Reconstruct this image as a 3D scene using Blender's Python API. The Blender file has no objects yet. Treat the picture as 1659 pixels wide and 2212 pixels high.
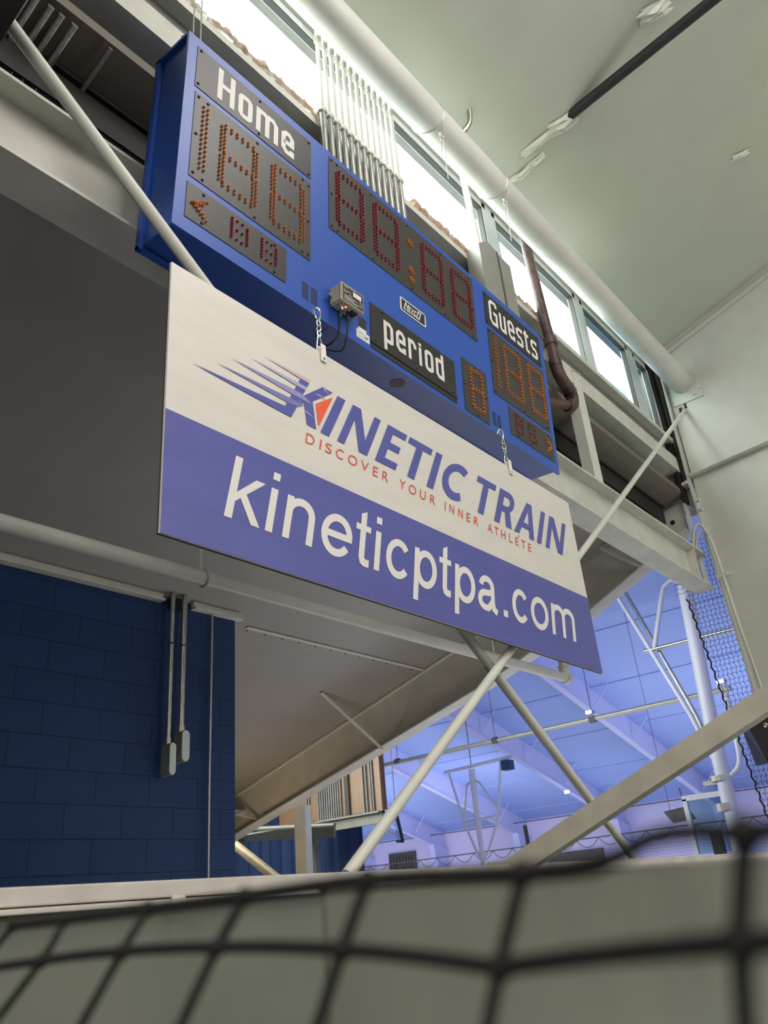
import bpy, bmesh, math, random
from mathutils import Vector, Matrix
random.seed(7)
S = bpy.context.scene
COL = S.collection
# ------------------------------------------------------------------ camera
cam_d = bpy.data.cameras.new('camera'); cam = bpy.data.objects.new('camera', cam_d); COL.objects.link(cam)
rx = Vector((.645, -.760, -.081)); dn = Vector((.285, .338, -.897)); fw = Vector((.709, .555, .435))
fw.normalize(); rx = (rx - fw*rx.dot(fw)).normalized(); up = rx.cross(fw).normalized()
cam.matrix_world = Matrix(((rx.x, up.x, -fw.x, 0), (rx.y, up.y, -fw.y, 0), (rx.z, up.z, -fw.z, 0), (0, 0, 0, 1)))
cam_d.sensor_fit = 'VERTICAL'; cam_d.sensor_height = 36.0
cam_d.lens = 1737.67/2212*36.0
cam_d.clip_start = .02; cam_d.clip_end = 300
cam_d.dof.use_dof = True; cam_d.dof.focus_distance = 3.6
cam_d.dof.aperture_fstop = cam_d.lens/4.2          # a 4 mm wide aperture, as in a phone
S.camera = cam
# ------------------------------------------------------------------ world, light, exposure
W = bpy.data.worlds.new('world'); S.world = W; W.use_nodes = True
bg = W.node_tree.nodes['Background']; bg.inputs[0].default_value = (.94, 1, .93, 1); bg.inputs[1].default_value = 12.0
S.view_settings.view_transform = 'Standard'; S.view_settings.look = 'None'
S.view_settings.exposure = 0.0; S.view_settings.gamma = 1; S.view_settings.use_curve_mapping = False

def area(name, loc, target, size, power, color, portal=False, sy=None):
    d = bpy.data.lights.new(name, 'AREA'); d.energy = power; d.color = color
    d.shape = 'RECTANGLE'; d.size = size; d.size_y = sy or size
    if portal: d.cycles.is_portal = True
    o = bpy.data.objects.new(name, d); COL.objects.link(o); o.location = loc
    o.rotation_euler = (Vector(target)-Vector(loc)).to_track_quat('-Z', 'Y').to_euler()
    return o
area('window_portal', (3.6, 1.96, 4.02), (3.6, 0, 4.02), 7.2, 1, (1, 1, 1), True, .8)
area('room_fill', (1.2, -2.6, 4.9), (1.8, 1.6, 1.8), 2.0, 105, (1, .93, .84))  # soft fill from the camera side, standing in for unseen room lights
area('room_fill', (-2.6, -.6, 3.4), (2.0, 1.7, 2.2), 1.6, 115, (1, .95, .88))  # fill added at the left to brighten the scoreboard's side
area('room_fill', (2.3, -.35, 5.0), (1.8, 1.6, 2.4), 1.2, 60, (1, .95, .93))  # added overhead to put a sheen on the scoreboard's left part
area('room_fill', (4.6, -4.2, 3.2), (5.2, 1.5, 3.0), 2.0, 70, (1, .95, .86))  # another stand-in for unseen room lights, aimed towards the column
area('room_fill', (-1.6, -2.2, 1.4), (2.4, 1.2, .6), 1.4, 55, (1, .94, .85))  # low fill added to brighten the sloping tube
for lx, ly in ((12, 6), (12, 14), (20, 8), (20, 18), (26, 12), (26, 24), (14, 24)):
    area('hall_fill', (lx, ly, -1.2), (lx, ly, 9), 5.0, 120, (.92, .95, 1))  # uplights added near the floor to brighten the hall, no fixtures
for ly, pw in ((4, 260), (15, 120), (20, 120)):
    area('hall_side_fill', (22, ly, .4), (24, ly+9, 3.4), 4.0, pw, (1, .97, 1))  # sideways fill added to brighten the hall rafter webs
area('hall_wall_fill', (23, 16, 1.2), (30, 18, .6), 4, 90, (1, .95, 1))  # fill added to lighten the far hall wall
area('hall_wall_fill', (22, 22, 1.2), (30, 25, .6), 4, 100, (1, .95, 1))  # second added fill, farther along the same wall
area('lean_to_light', (5.9, 7.2, .2), (6.8, 6.3, 1.3), .3, 7, (1, .74, .42))
area('lean_to_light', (5.6, 3.9, -1.2), (5.0, 4.2, 3), 1.4, 34, (1, .93, .86))  # soft fill added low down to brighten the lean-to soffit

# ------------------------------------------------------------------ materials
def mat(name, col, rough=.6, metal=0, noise=.0, nscale=8, bump=0, spec=.5, col2=None, stretch=None, coat=0):
    m = bpy.data.materials.new(name); m.use_nodes = True; nt = m.node_tree; b = nt.nodes['Principled BSDF']
    b.inputs['Base Color'].default_value = (*col, 1); b.inputs['Roughness'].default_value = rough
    b.inputs['Metallic'].default_value = metal; b.inputs['Specular IOR Level'].default_value = spec
    b.inputs['Coat Weight'].default_value = coat
    tc = nt.nodes.new('ShaderNodeTexCoord'); mp = nt.nodes.new('ShaderNodeMapping')
    nt.links.new(tc.outputs['Object'], mp.inputs[0])
    if stretch: mp.inputs['Scale'].default_value = stretch
    n = nt.nodes.new('ShaderNodeTexNoise'); n.inputs['Scale'].default_value = nscale; n.inputs['Detail'].default_value = 6
    nt.links.new(mp.outputs[0], n.inputs['Vector'])
    if noise or col2:
        r = nt.nodes.new('ShaderNodeValToRGB')
        c2 = col2 or tuple(c*(1-noise) for c in col)
        r.color_ramp.elements[0].position = .38; r.color_ramp.elements[1].position = .62
        r.color_ramp.elements[0].color = (*c2, 1); r.color_ramp.elements[1].color = (*col, 1)
        nt.links.new(n.outputs['Fac'], r.inputs[0]); nt.links.new(r.outputs[0], b.inputs['Base Color'])
    if bump:
        bp = nt.nodes.new('ShaderNodeBump'); bp.inputs['Strength'].default_value = bump; bp.inputs['Distance'].default_value = .01
        nt.links.new(n.outputs['Fac'], bp.inputs['Height']); nt.links.new(bp.outputs[0], b.inputs['Normal'])
    return m
def emis(name, col, st):
    m = bpy.data.materials.new(name); m.use_nodes = True; b = m.node_tree.nodes['Principled BSDF']
    b.inputs['Base Color'].default_value = (*col, 1); b.inputs['Emission Color'].default_value = (*col, 1)
    b.inputs['Emission Strength'].default_value = st; return m
def glass(name, tint, alpha):
    m = bpy.data.materials.new(name); m.use_nodes = True; nt = m.node_tree
    nt.nodes.remove(nt.nodes['Principled BSDF'])
    t = nt.nodes.new('ShaderNodeBsdfTransparent'); t.inputs[0].default_value = (*tint, 1)
    g = nt.nodes.new('ShaderNodeBsdfGlossy'); g.inputs['Roughness'].default_value = .05
    x = nt.nodes.new('ShaderNodeMixShader'); x.inputs[0].default_value = alpha
    nt.links.new(t.outputs[0], x.inputs[1]); nt.links.new(g.outputs[0], x.inputs[2])
    nt.links.new(x.outputs[0], nt.nodes['Material Output'].inputs[0]); return m
def blockwall(name):
    m = mat(name, (.010, .040, .135), .55, noise=0, spec=.35); nt = m.node_tree; b = nt.nodes['Principled BSDF']
    tc = nt.nodes.new('ShaderNodeTexCoord'); mp = nt.nodes.new('ShaderNodeMapping'); mp.inputs['Rotation'].default_value = (math.pi/2, 0, 0)
    mp.inputs['Location'].default_value = (0.13, 0.077, 0)
    nt.links.new(tc.outputs['Object'], mp.inputs[0])
    br = nt.nodes.new('ShaderNodeTexBrick'); br.inputs['Scale'].default_value = 1; br.inputs['Brick Width'].default_value = .405
    br.inputs['Row Height'].default_value = .2025; br.inputs['Mortar Size'].default_value = .005; br.inputs['Mortar Smooth'].default_value = .6
    br.inputs['Color1'].default_value = (.010, .040, .135, 1); br.inputs['Color2'].default_value = (.009, .035, .12, 1)
    br.inputs['Mortar'].default_value = (.007, .026, .10, 1)
    nt.links.new(mp.outputs[0], br.inputs['Vector']); nt.links.new(br.outputs['Color'], b.inputs['Base Color'])
    nz = nt.nodes.new('ShaderNodeTexNoise'); nz.inputs['Scale'].default_value = 90; nt.links.new(tc.outputs['Object'], nz.inputs['Vector'])
    mul = nt.nodes.new('ShaderNodeMath'); mul.operation = 'MULTIPLY_ADD'; mul.inputs[1].default_value = -1
    nt.links.new(br.outputs['Fac'], mul.inputs[0])
    sc = nt.nodes.new('ShaderNodeMath'); sc.operation = 'MULTIPLY'; sc.inputs[1].default_value = .25
    nt.links.new(nz.outputs['Fac'], sc.inputs[0]); nt.links.new(sc.outputs[0], mul.inputs[2])
    bp = nt.nodes.new('ShaderNodeBump'); bp.inputs['Strength'].default_value = .8; bp.inputs['Distance'].default_value = .012
    nt.links.new(mul.outputs[0], bp.inputs['Height']); nt.links.new(bp.outputs[0], b.inputs['Normal']); return m
M = dict(
 white=mat('white_paint', (.62, .62, .57), .45, noise=.08, nscale=5, bump=.05),
 beam=mat('beam_paint', (.60, .60, .54), .5, noise=.12, nscale=7, bump=.06),
 ceil=mat('vinyl_ceiling', (.48, .505, .43), .42, noise=.04, nscale=3, bump=.12),
 soffit=mat('vinyl_soffit', (.33, .315, .29), .5, noise=.05, nscale=3, bump=.1),
 web=mat('column_paint', (.60, .62, .56), .35, noise=.06, nscale=4, bump=.05),
 dark=mat('dark_steel', (.09, .085, .08), .6, noise=.3),
 brown=mat('brown_primer', (.013, .009, .008), .7, noise=.4),
 greyd=mat('grey_panel', (.17, .165, .15), .55, noise=.1),
 boardblue=mat('scoreboard_blue', (.020, .085, .42), .40, spec=.5, bump=.01),
 panel=mat('charcoal_panel', (.045, .041, .04), .42, noise=.12, nscale=60, spec=.45),
 cap=mat('caption_panel', (.022, .021, .022), .42, noise=.1, nscale=60, spec=.45),
 letter=mat('white_vinyl', (.72, .70, .68), .5),
 amber=mat('amber_led', (.62, .20, .04), .3), red=mat('red_led', (.34, .012, .03), .3),
 black=mat('black_plastic', (.015, .015, .017), .5), rubber=mat('black_cord', (.010, .009, .008), .85, noise=.3, nscale=200),
 banner=mat('banner_white', (.65, .63, .59), .5, noise=.05, nscale=4, stretch=(1, 1, 5)),
 bblue=mat('banner_blue', (.085, .095, .36), .42, noise=.10, nscale=3, stretch=(1, 1, 5)),
 bblue2=mat('banner_blue_faded', (.17, .18, .45), .45), blilac=mat('banner_lilac', (.40, .36, .55), .45),
 bpink=mat('banner_pink', (.55, .42, .52), .45), bmid=mat('banner_mid_blue', (.27, .26, .50), .45),
 orange=mat('banner_orange', (.78, .10, .04), .45), red2=mat('banner_red_text', (.66, .10, .06), .45),
 steel=mat('galvanised_steel', (.48, .48, .46), .32, metal=.85, noise=.25, nscale=14, stretch=(6, 6, 1)),
 bolt=mat('bolt_steel', (.55, .52, .46), .35, metal=.8), zinc=mat('zinc_chain', (.8, .78, .72), .25, metal=.9),
 ivory=mat('ivory_plastic', (.50, .46, .34), .45), iron=mat('rusty_iron', (.10, .055, .05), .5, noise=.5, nscale=20, bump=.3),
 insul=mat('torn_insulation', (.36, .2, .11), .8, noise=.6, nscale=18, bump=.8, col2=(.42, .38, .32)),
 foil=mat('foil_facing', (.45, .43, .38), .35, noise=.3, nscale=15, bump=.6, metal=.3),
 alu=mat('window_aluminium', (.62, .68, .68), .4, metal=.2), frit=mat('window_gasket', (.05, .055, .05), .6),
 glass=glass('window_glass', (.97, 1, 1), .04), blockw=blockwall('blue_block_paint'),
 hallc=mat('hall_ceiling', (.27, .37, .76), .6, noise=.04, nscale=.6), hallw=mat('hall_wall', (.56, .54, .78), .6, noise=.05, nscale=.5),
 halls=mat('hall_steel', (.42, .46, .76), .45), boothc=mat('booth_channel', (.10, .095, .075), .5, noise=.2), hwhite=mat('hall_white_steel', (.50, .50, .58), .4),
 curtain=mat('blue_curtain', (.011, .034, .11), .7), wood=mat('tan_wood', (.11, .055, .020), .5, noise=.25, nscale=6, stretch=(6, 6, .5)),
 yellow=mat('yellow_pipe', (.33, .24, .12), .4, noise=.2), ledge=mat('ledge_paint', (.62, .58, .54), .5, noise=.18, nscale=9, bump=.05),
 lpanel=mat('ledge_panel', (.17, .18, .15), .5, noise=.12, nscale=5), pad=mat('vinyl_band', (.16, .16, .13), .4, noise=.15, nscale=8),
 olive=mat('olive_tube', (.52, .50, .42), .45, noise=.15, nscale=12), vinyl=mat('torn_vinyl', (.62, .64, .56), .4, bump=.6, nscale=20),
 tealp=mat('corrugated_sheet', (.25, .45, .62), .4), lamp=emis('lamp_lens', (1, .98, .95), 14), bbglass=glass('backboard_glass', (.75, .9, .9), .1),
 floor=mat('floor_grey', (.25, .25, .24), .6, noise=.1), led=emis('red_light', (1, .15, .12), 2.5), lite=mat('label_white', (.75, .74, .70), .5),
 grill=mat('speaker_grille', (.03, .03, .03), .7, bump=.5, nscale=300), tan=mat('shaded_soffit', (.15, .13, .105), .6, noise=.08),  # tan: the soffit with shade put into its colour
 duct=mat('grey_duct', (.33, .33, .30), .35, metal=.3, noise=.08))

# ------------------------------------------------------------------ helpers
def wloc(o):
    v = Vector((0, 0, 0))
    while o: v += o.location; o = o.parent
    return v
def meta(o, label=None, cat=None, group=None, kind=None):
    if label: o['label'] = label
    if cat: o['category'] = cat
    if group: o['group'] = group
    if kind: o['kind'] = kind
    return o
def link(name, bm, m, parent=None, smooth=False, label=None, cat=None, group=None, kind=None, recalc=True):
    if recalc: bmesh.ops.recalc_face_normals(bm, faces=bm.faces)
    me = bpy.data.meshes.new(name)
    if parent is None:
        xs = [v.co for v in bm.verts]
        base = Vector(((min(c.x for c in xs)+max(c.x for c in xs))/2, (min(c.y for c in xs)+max(c.y for c in xs))/2, min(c.z for c in xs)))
    else: base = wloc(parent)
    bmesh.ops.translate(bm, verts=bm.verts, vec=-base)
    bm.to_mesh(me); bm.free()
    for p in me.polygons: p.use_smooth = smooth
    me.materials.append(M[m] if isinstance(m, str) else m)
    if smooth:
        try: me.set_sharp_from_angle(angle=math.radians(40))
        except Exception: pass
    o = bpy.data.objects.new(name, me); COL.objects.link(o)
    if parent is None: o.location = base
    else: o.parent = parent
    return meta(o, label, cat, group, kind)
def thing(name, label, cat, loc, group=None):
    o = bpy.data.objects.new(name, None); o.empty_display_size = .1; COL.objects.link(o); o.location = loc
    return meta(o, label, cat, group)
def part(o, name, m, fn, smooth=False, label=None, kind=None):
    bm = bmesh.new(); fn(bm); return link(name, bm, m, o, smooth, label=label, kind=kind)
def one(name, m, fn, label, cat, group=None, smooth=False):
    bm = bmesh.new(); fn(bm); return link(name, bm, m, None, smooth, label, cat, group)
def struct(name, m, fn, smooth=False):
    bm = bmesh.new(); fn(bm); return link(name, bm, m, None, smooth, kind='structure')
V = Vector
def box(bm, a, b, bev=0):
    x0, y0, z0 = (min(a[i], b[i]) for i in range(3)); x1, y1, z1 = (max(a[i], b[i]) for i in range(3))
    vs = [bm.verts.new(p) for p in ((x0,y0,z0),(x1,y0,z0),(x1,y1,z0),(x0,y1,z0),(x0,y0,z1),(x1,y0,z1),(x1,y1,z1),(x0,y1,z1))]
    fs = [bm.faces.new([vs[i] for i in f]) for f in ((0,3,2,1),(4,5,6,7),(0,1,5,4),(1,2,6,5),(2,3,7,6),(3,0,4,7))]
    if bev: bmesh.ops.bevel(bm, geom=list({e for f in fs for e in f.edges}), offset=bev, segments=2, affect='EDGES', profile=.6)
def obox(bm, O, U, Vv, N, u0, u1, v0, v1, n0, n1, bev=0):
    c = [O+U*u+Vv*v+N*n for n in (n0, n1) for u, v in ((u0,v0),(u1,v0),(u1,v1),(u0,v1))]
    vs = [bm.verts.new(p) for p in c]
    fs = [bm.faces.new([vs[i] for i in f]) for f in ((0,3,2,1),(4,5,6,7),(0,1,5,4),(1,2,6,5),(2,3,7,6),(3,0,4,7))]
    if bev: bmesh.ops.bevel(bm, geom=list({e for f in fs for e in f.edges}), offset=bev, segments=2, affect='EDGES')
def prism(bm, pts, off):
    off = V(off); a = [bm.verts.new(p) for p in pts]; b = [bm.verts.new(V(p)+off) for p in pts]; n = len(a)
    bm.faces.new(a[::-1]); bm.faces.new(b)
    for i in range(n): bm.faces.new((a[i], a[(i+1) % n], b[(i+1) % n], b[i]))
def bar(bm, a, b, w, h, upv=(0, 0, 1)):
    a, b = V(a), V(b); d = (b-a).normalized(); s = d.cross(V(upv)).normalized(); u = s.cross(d)
    vs = [bm.verts.new(p+s*x*w/2+u*y*h/2) for p in (a, b) for x, y in ((-1,-1),(1,-1),(1,1),(-1,1))]
    for f in ((0,3,2,1),(4,5,6,7),(0,1,5,4),(1,2,6,5),(2,3,7,6),(3,0,4,7)): bm.faces.new([vs[i] for i in f])
def tube(bm, pts, r, seg=14, cap=True, hollow=0):
    pts = [V(p) for p in pts]; n = len(pts); rr = r if isinstance(r, (list, tuple)) else [r]*n
    d0 = (pts[1]-pts[0]).normalized(); a = d0.orthogonal().normalized(); rings = []
    for i, p in enumerate(pts):
        if i == 0: d = d0
        elif i == n-1: d = (pts[i]-pts[i-1]).normalized()
        else: d = ((pts[i]-pts[i-1]).normalized()+(pts[i+1]-pts[i]).normalized()).normalized()
        a = (a-d*a.dot(d)).normalized(); b = d.cross(a)
        rings.append([bm.verts.new(p+(a*math.cos(t)+b*math.sin(t))*rr[i]) for t in (2*math.pi*k/seg for k in range(seg))])
    for i in range(n-1):
        for k in range(seg): bm.faces.new((rings[i][k], rings[i][(k+1) % seg], rings[i+1][(k+1) % seg], rings[i+1][k]))
    if cap: bm.faces.new(rings[0][::-1]); bm.faces.new(rings[-1])
def smoothpts(pts, k=6):
    pts = [V(p) for p in pts]; out = []
    P = [pts[0]]+pts+[pts[-1]]
    for i in range(1, len(P)-2):
        p0, p1, p2, p3 = P[i-1:i+3]
        for j in range(k):
            t = j/k; out.append(.5*((2*p1)+(p2-p0)*t+(2*p0-5*p1+4*p2-p3)*t*t+(3*p1-p0-3*p2+p3)*t**3))
    out.append(pts[-1]); return out
def disc(bm, c, n, r, h, seg=12, r2=None):
    c, n = V(c), V(n).normalized(); tube(bm, [c, c+n*h], [r, r if r2 is None else r2], seg)
def dome(bm, c, n, r, seg=8):
    c, n = V(c), V(n).normalized(); tube(bm, [c, c+n*r*.45, c+n*r*.75], [r, r*.8, r*.35], seg)
def torus(bm, c, n, R, r, seg=20, u=None, stretch=1):
    c, n = V(c), V(n).normalized(); a = V(u).normalized() if u else n.orthogonal().normalized(); b = n.cross(a)
    pts = [c+a*math.cos(t)*R*stretch+b*math.sin(t)*R for t in (2*math.pi*k/seg for k in range(seg+1))]
    tube(bm, pts, r, 8, cap=False)

# text: each letter is fitted to its own measured box (x0,x1,y0,y1) on a plane, with slant
def glyph_polys(ch):
    cu = bpy.data.curves.new('g', 'FONT'); cu.body = ch; cu.size = 1; cu.resolution_u = 6
    o = bpy.data.objects.new('g', cu); COL.objects.link(o); bpy.context.view_layer.update()
    me = bpy.data.meshes.new_from_object(o.evaluated_get(bpy.context.evaluated_depsgraph_get()))
    vs = [tuple(v.co[:2]) for v in me.vertices]; fs = [tuple(p.vertices) for p in me.polygons]
    bpy.data.objects.remove(o); bpy.data.curves.remove(cu); bpy.data.meshes.remove(me); return vs, fs
GC = {}
def put_glyph(bm, ch, x0, x1, y0, y1, O, U, Vv, slant=0, base=None):
    if ch not in GC: GC[ch] = glyph_polys(ch)
    vs, fs = GC[ch]; ax = min(v[0] for v in vs); bx = max(v[0] for v in vs); ay = min(v[1] for v in vs); by = max(v[1] for v in vs)
    base = y0 if base is None else base; out = []
    for x, y in vs:
        Y = y0+(y-ay)/max(by-ay, 1e-6)*(y1-y0); X = x0+(x-ax)/max(bx-ax, 1e-6)*(x1-x0)+slant*(Y-base)
        out.append(bm.verts.new(O+U*X+Vv*Y))
    for f in fs:
        try: bm.faces.new([out[i] for i in f])
        except ValueError: pass
LIFT = [0]
def lift(U, Vv):
    LIFT[0] = (LIFT[0]+1) % 8; return U.cross(Vv)*(.00006*LIFT[0])
def poly(bm, pts, O, U, Vv, slant=0, base=0):
    O = O+lift(U, Vv)
    bm.faces.new([bm.verts.new(O+U*(x+slant*(y-base))+Vv*y) for x, y in pts])
def ribbon(bm, pts, w, O, U, Vv, closed=False, slant=0, base=0):
    O = O+lift(U, Vv)
    P = [V((x, y)) for x, y in pts]; n = len(P); L, R = [], []
    for i, p in enumerate(P):
        a = P[i-1] if (i > 0 or closed) else None; b = P[(i+1) % n] if (i < n-1 or closed) else None
        if a is None: d = (b-p).normalized(); m = V((-d.y, d.x)); k = 1
        elif b is None: d = (p-a).normalized(); m = V((-d.y, d.x)); k = 1
        else:
            d1 = (p-a).normalized(); d2 = (b-p).normalized(); t = (d1+d2).normalized(); m = V((-t.y, t.x)); k = 1/max(.4, m.dot(V((-d1.y, d1.x))))
        L.append(p+m*w/2*k); R.append(p-m*w/2*k)
    f = lambda q: bm.verts.new(O+U*(q.x+slant*(q.y-base))+Vv*q.y)
    L = [f(q) for q in L]; R = [f(q) for q in R]
    for i in range(n if closed else n-1): j = (i+1) % n; bm.faces.new((L[i], R[i], R[j], L[j]))
def rr(x0, x1, y0, y1, r, corners='abcd', k=4):
    out = []
    for c, cx, cy, a0 in (('a', x1-r, y1-r, 0), ('b', x0+r, y1-r, 90), ('c', x0+r, y0+r, 180), ('d', x1-r, y0+r, 270)):
        if c in corners: out += [(cx+r*math.cos(math.radians(a0+90*i/k)), cy+r*math.sin(math.radians(a0+90*i/k))) for i in range(k+1)]
        else: out.append({'a': (x1, y1), 'b': (x0, y1), 'c': (x0, y0), 'd': (x1, y0)}[c])
    return out
def block_letter(bm, ch, x0, x1, y0, y1, w, O, U, Vv):
    """squared condensed caption letters"""
    h = w/2; a, b, c, d = x0+h, x1-h, y0+h, y1-h; m = (y0+y1)/2; r = (x1-x0)*.22
    def rib(p, cl=False): ribbon(bm, p, w, O, U, Vv, cl)
    if ch == 'H': rib([(a, y0), (a, y1)]); rib([(b, y0), (b, y1)]); rib([(a, m), (b, m)])
    elif ch == 'o': rib(rr(a, b, c, d, r), True)
    elif ch == 'u': rib([(a, y1)]+rr(a, b, c, d, r)[10:15]+rr(a, b, c, d, r)[15:]+[(b, y1)] if False else [(a, y1), (a, c+r)]+[(a+r-r*math.cos(t), c+r-r*math.sin(t)) for t in (.4, .8, 1.2)]+[(a+r, c), (b, c)]); rib([(b, y1), (b, y0)])
    elif ch == 'm':
        rib([(a, y0), (a, y1)]); q = (a+b)/2
        rib([(a, d), (q-r*.5, d), (q, d-r*.5), (q, y0)]); rib([(q, d), (b-r*.6, d), (b, d-r*.6), (b, y0)])
    elif ch == 'r': rib([(a, y0), (a, y1)]); rib([(a, d), (b-r, d), (b, d-r), (b, y1-(y1-y0)*.38)])
    elif ch == 'e': rib([(a, m), (b, m), (b, d-r), (b-r, d), (a+r, d), (a, d-r), (a, c+r), (a+r, c), (b, c), (b, c+(y1-y0)*.18)])
    elif ch == 'p': rib([(a, y0-(y1-y0)*.36), (a, y1)]); rib([(a, d), (b-r, d), (b, d-r), (b, c+r*.3), (b-r*.4, c), (a, c)])
    elif ch == 'd': rib([(b, y0), (b, y1+(y1-y0)*.28)]); rib([(b, c), (a+r, c), (a, c+r), (a, d-r*.3), (a+r*.4, d), (b, d)])
    elif ch == 'i': rib([(a, y0), (a, y1)]); rib([(a, y1+w*.35), (a, y1+w*1.1)])
    elif ch == 's': rib([(b, d-(y1-y0)*.12), (b, d), (a+r, d), (a, d-r), (a, m+r*.8), (a+r, m), (b-r, m), (b, m-r), (b, c+r*.5), (b-r*.5, c), (a, c), (a, c+(y1-y0)*.12)])
    elif ch == 't': q = a+(b-a)*.25; rib([(q, y1+(y1-y0)*.12), (q, c+r*.6), (q+r*.6, c), (x1, c)]); rib([(x0-w*.2, d), (x1, d)])
    elif ch == 'G': rib([(b, d-(y1-y0)*.16), (b, d-r*.4), (b-r*.4, d), (a+r, d), (a, d-r), (a, c+r), (a+r, c), (b, c), (b, m), ((a+b)/2, m)])

# ================================================================== STRUCTURE
XF = 6.816
ceil_z = lambda y: 4.535+.295*(1.714-y)
lean_z = lambda y: 3.57-.28*y
struct('ceiling', 'ceil', lambda bm: prism(bm, [(-4, 2.02, ceil_z(2.02)), (XF, 2.02, ceil_z(2.02)), (XF, -6, ceil_z(-6)), (-4, -6, ceil_z(-6))], (0, 0, .06)))
struct('trim_1', 'white', lambda bm: [bar(bm, (XF-.012, 1.80, ceil_z(1.80)-.018), (XF-.012, -5.9, ceil_z(-5.9)-.018), .03, .05), bar(bm, (XF-.06, 1.78, ceil_z(1.78)-.004), (XF-.06, -5.9, ceil_z(-5.9)-.004), .07, .006)])
struct('floor', 'floor', lambda bm: box(bm, (-4, -6, -1.7), (XF, 10, -1.6)))
struct('wall_left', 'greyd', lambda bm: prism(bm, [(-4, -6, -1.6), (-4, 10, -1.6), (-4, 10, lean_z(10)), (-4, 2, lean_z(2)), (-4, 2.02, ceil_z(2)), (-4, -6, ceil_z(-6))], (-.1, 0, 0)))
struct('wall_back', 'greyd', lambda bm: box(bm, (-4, -6.1, -1.6), (XF, -6, ceil_z(-6))))
struct('wall_right', 'web', lambda bm: prism(bm, [(7.0, -6, -1.6), (7.0, 1.70, -1.6), (7.0, 1.70, ceil_z(1.7)), (7.0, -6, ceil_z(-6))], (.1, 0, 0)))
# lean-to roof: insulated soffit, its strip near the main wall painted darker for shade
struct('ceiling_lean_to', 'soffit', lambda bm: prism(bm, [(-4, 2.32, lean_z(2.32)), (7.12, 2.32, lean_z(2.32)), (7.12, 10, lean_z(10)), (-4, 10, lean_z(10))], (0, 0, .05)))
struct('ceiling_lean_to_strip', 'tan', lambda bm: prism(bm, [(-4, 1.9, lean_z(1.9)), (7.12, 1.9, lean_z(1.9)), (7.12, 2.32, lean_z(2.32)), (-4, 2.32, lean_z(2.32))], (0, 0, .05)))
struct('wall_blue_block', 'blockw', lambda bm: box(bm, (-4, 4.87, -1.6), (4.125, 5.1, lean_z(4.87)-.005)))
struct('wall_lean_to_end', 'greyd', lambda bm: box(bm, (-4, 10, -1.6), (XF, 10.1, lean_z(10))))
# window wall: sill face and head, clad; windows between
struct('wall_front', 'greyd', lambda bm: [box(bm, (-4, 1.95, 3.27), (7.2, 2.02, 3.66)), box(bm, (6.75, 1.93, 3.0), (7.2, 2.02, 4.6)), box(bm, (XF+.02, 1.72, 3.1), (7.2, 1.93, 4.6)), box(bm, (-4, 1.93, 4.40), (XF, 2.02, 4.5)), box(bm, (-4, 1.93, 3.66), (.2, 2.02, 4.45))])

struct('trim_leak_stop', 'brown', lambda bm: box(bm, (-4, 2.062, 3.0), (6.8, 2.08, 3.4)))  # added behind the girt to stop sky light leaking in, coloured dark
# angle trim over the blue wall, in two runs
def angle(bm):
    for x0, x1 in ((-2, 3.40), (3.68, 4.16)):
        box(bm, (x0, 4.83, 2.165), (x1, 4.868, 2.25)); box(bm, (x0, 4.80, 2.155), (x1, 4.868, 2.172))
struct('trim_2', 'white', angle)
def scr(bm):
    for x in [2.2+.42*k for k in range(3)]+[3.2, 3.35, 3.72, 3.85, 3.98, 4.12]: disc(bm, (x, 4.83, 2.225), (0, -1, 0), .008, .006, 8)
struct('trim_3', 'dark', scr)
# rafter of the lean-to at the far frame
raf = thing('lean_to_rafter', 'cream steel rafter sloping down past the blue wall, web lit warm at its low end', 'rafter', (XF, 5, 1.6))
rtop = lambda y: lean_z(y)-.005
def rbot(y): return 2.252+(3.018-y)*.44 if y < 3.018 else (1.875+(4.137-y)*.337 if y < 4.137 else max(.947+(7.674-y)*.262, .4))
ys = [1.95, 2.35, 3.018, 4.137, 5.5, 7.674, 9.6]
part(raf, 'web', 'white', lambda bm: prism(bm, [(XF, y, rtop(y)) for y in ys]+[(XF, y, rbot(y)) for y in ys[::-1]], (.012, 0, 0)))
def fl(bm):
    for i in range(len(ys)-1):
        a, b = ys[i], ys[i+1]; prism(bm, [(XF-.085, a, rbot(a)), (XF+.1, a, rbot(a)), (XF+.1, b, rbot(b)), (XF-.085, b, rbot(b))], (0, 0, -.014))
part(raf, 'bottom_flange', 'white', fl)
part(raf, 'top_seam', 'vinyl', lambda bm: bar(bm, (XF-.02, 3.3, rtop(3.3)-.012), (XF-.02, 9.6, rtop(9.6)-.012), .035, .022))
part(raf, 'fly_brace', 'beam', lambda bm: bar(bm, (5.93, 5.66, 1.965), (XF-.06, 5.60, 1.46), .035, .014))
part(raf, 'fly_brace', 'beam', lambda bm: bar(bm, (XF-.15, 2.72, 2.78), (XF-.05, 2.42, 2.50), .04, .02))
part(raf, 'fly_brace', 'beam', lambda bm: bar(bm, (XF-.45, 8.3, rtop(8.3)-.03), (XF-.04, 7.6, rbot(7.6)+.03), .03, .012))
part(raf, 'end_cleat', 'white', lambda bm: box(bm, (XF-.25, 7.85, 1.06), (XF+.05, 8.4, 1.13)))
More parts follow.
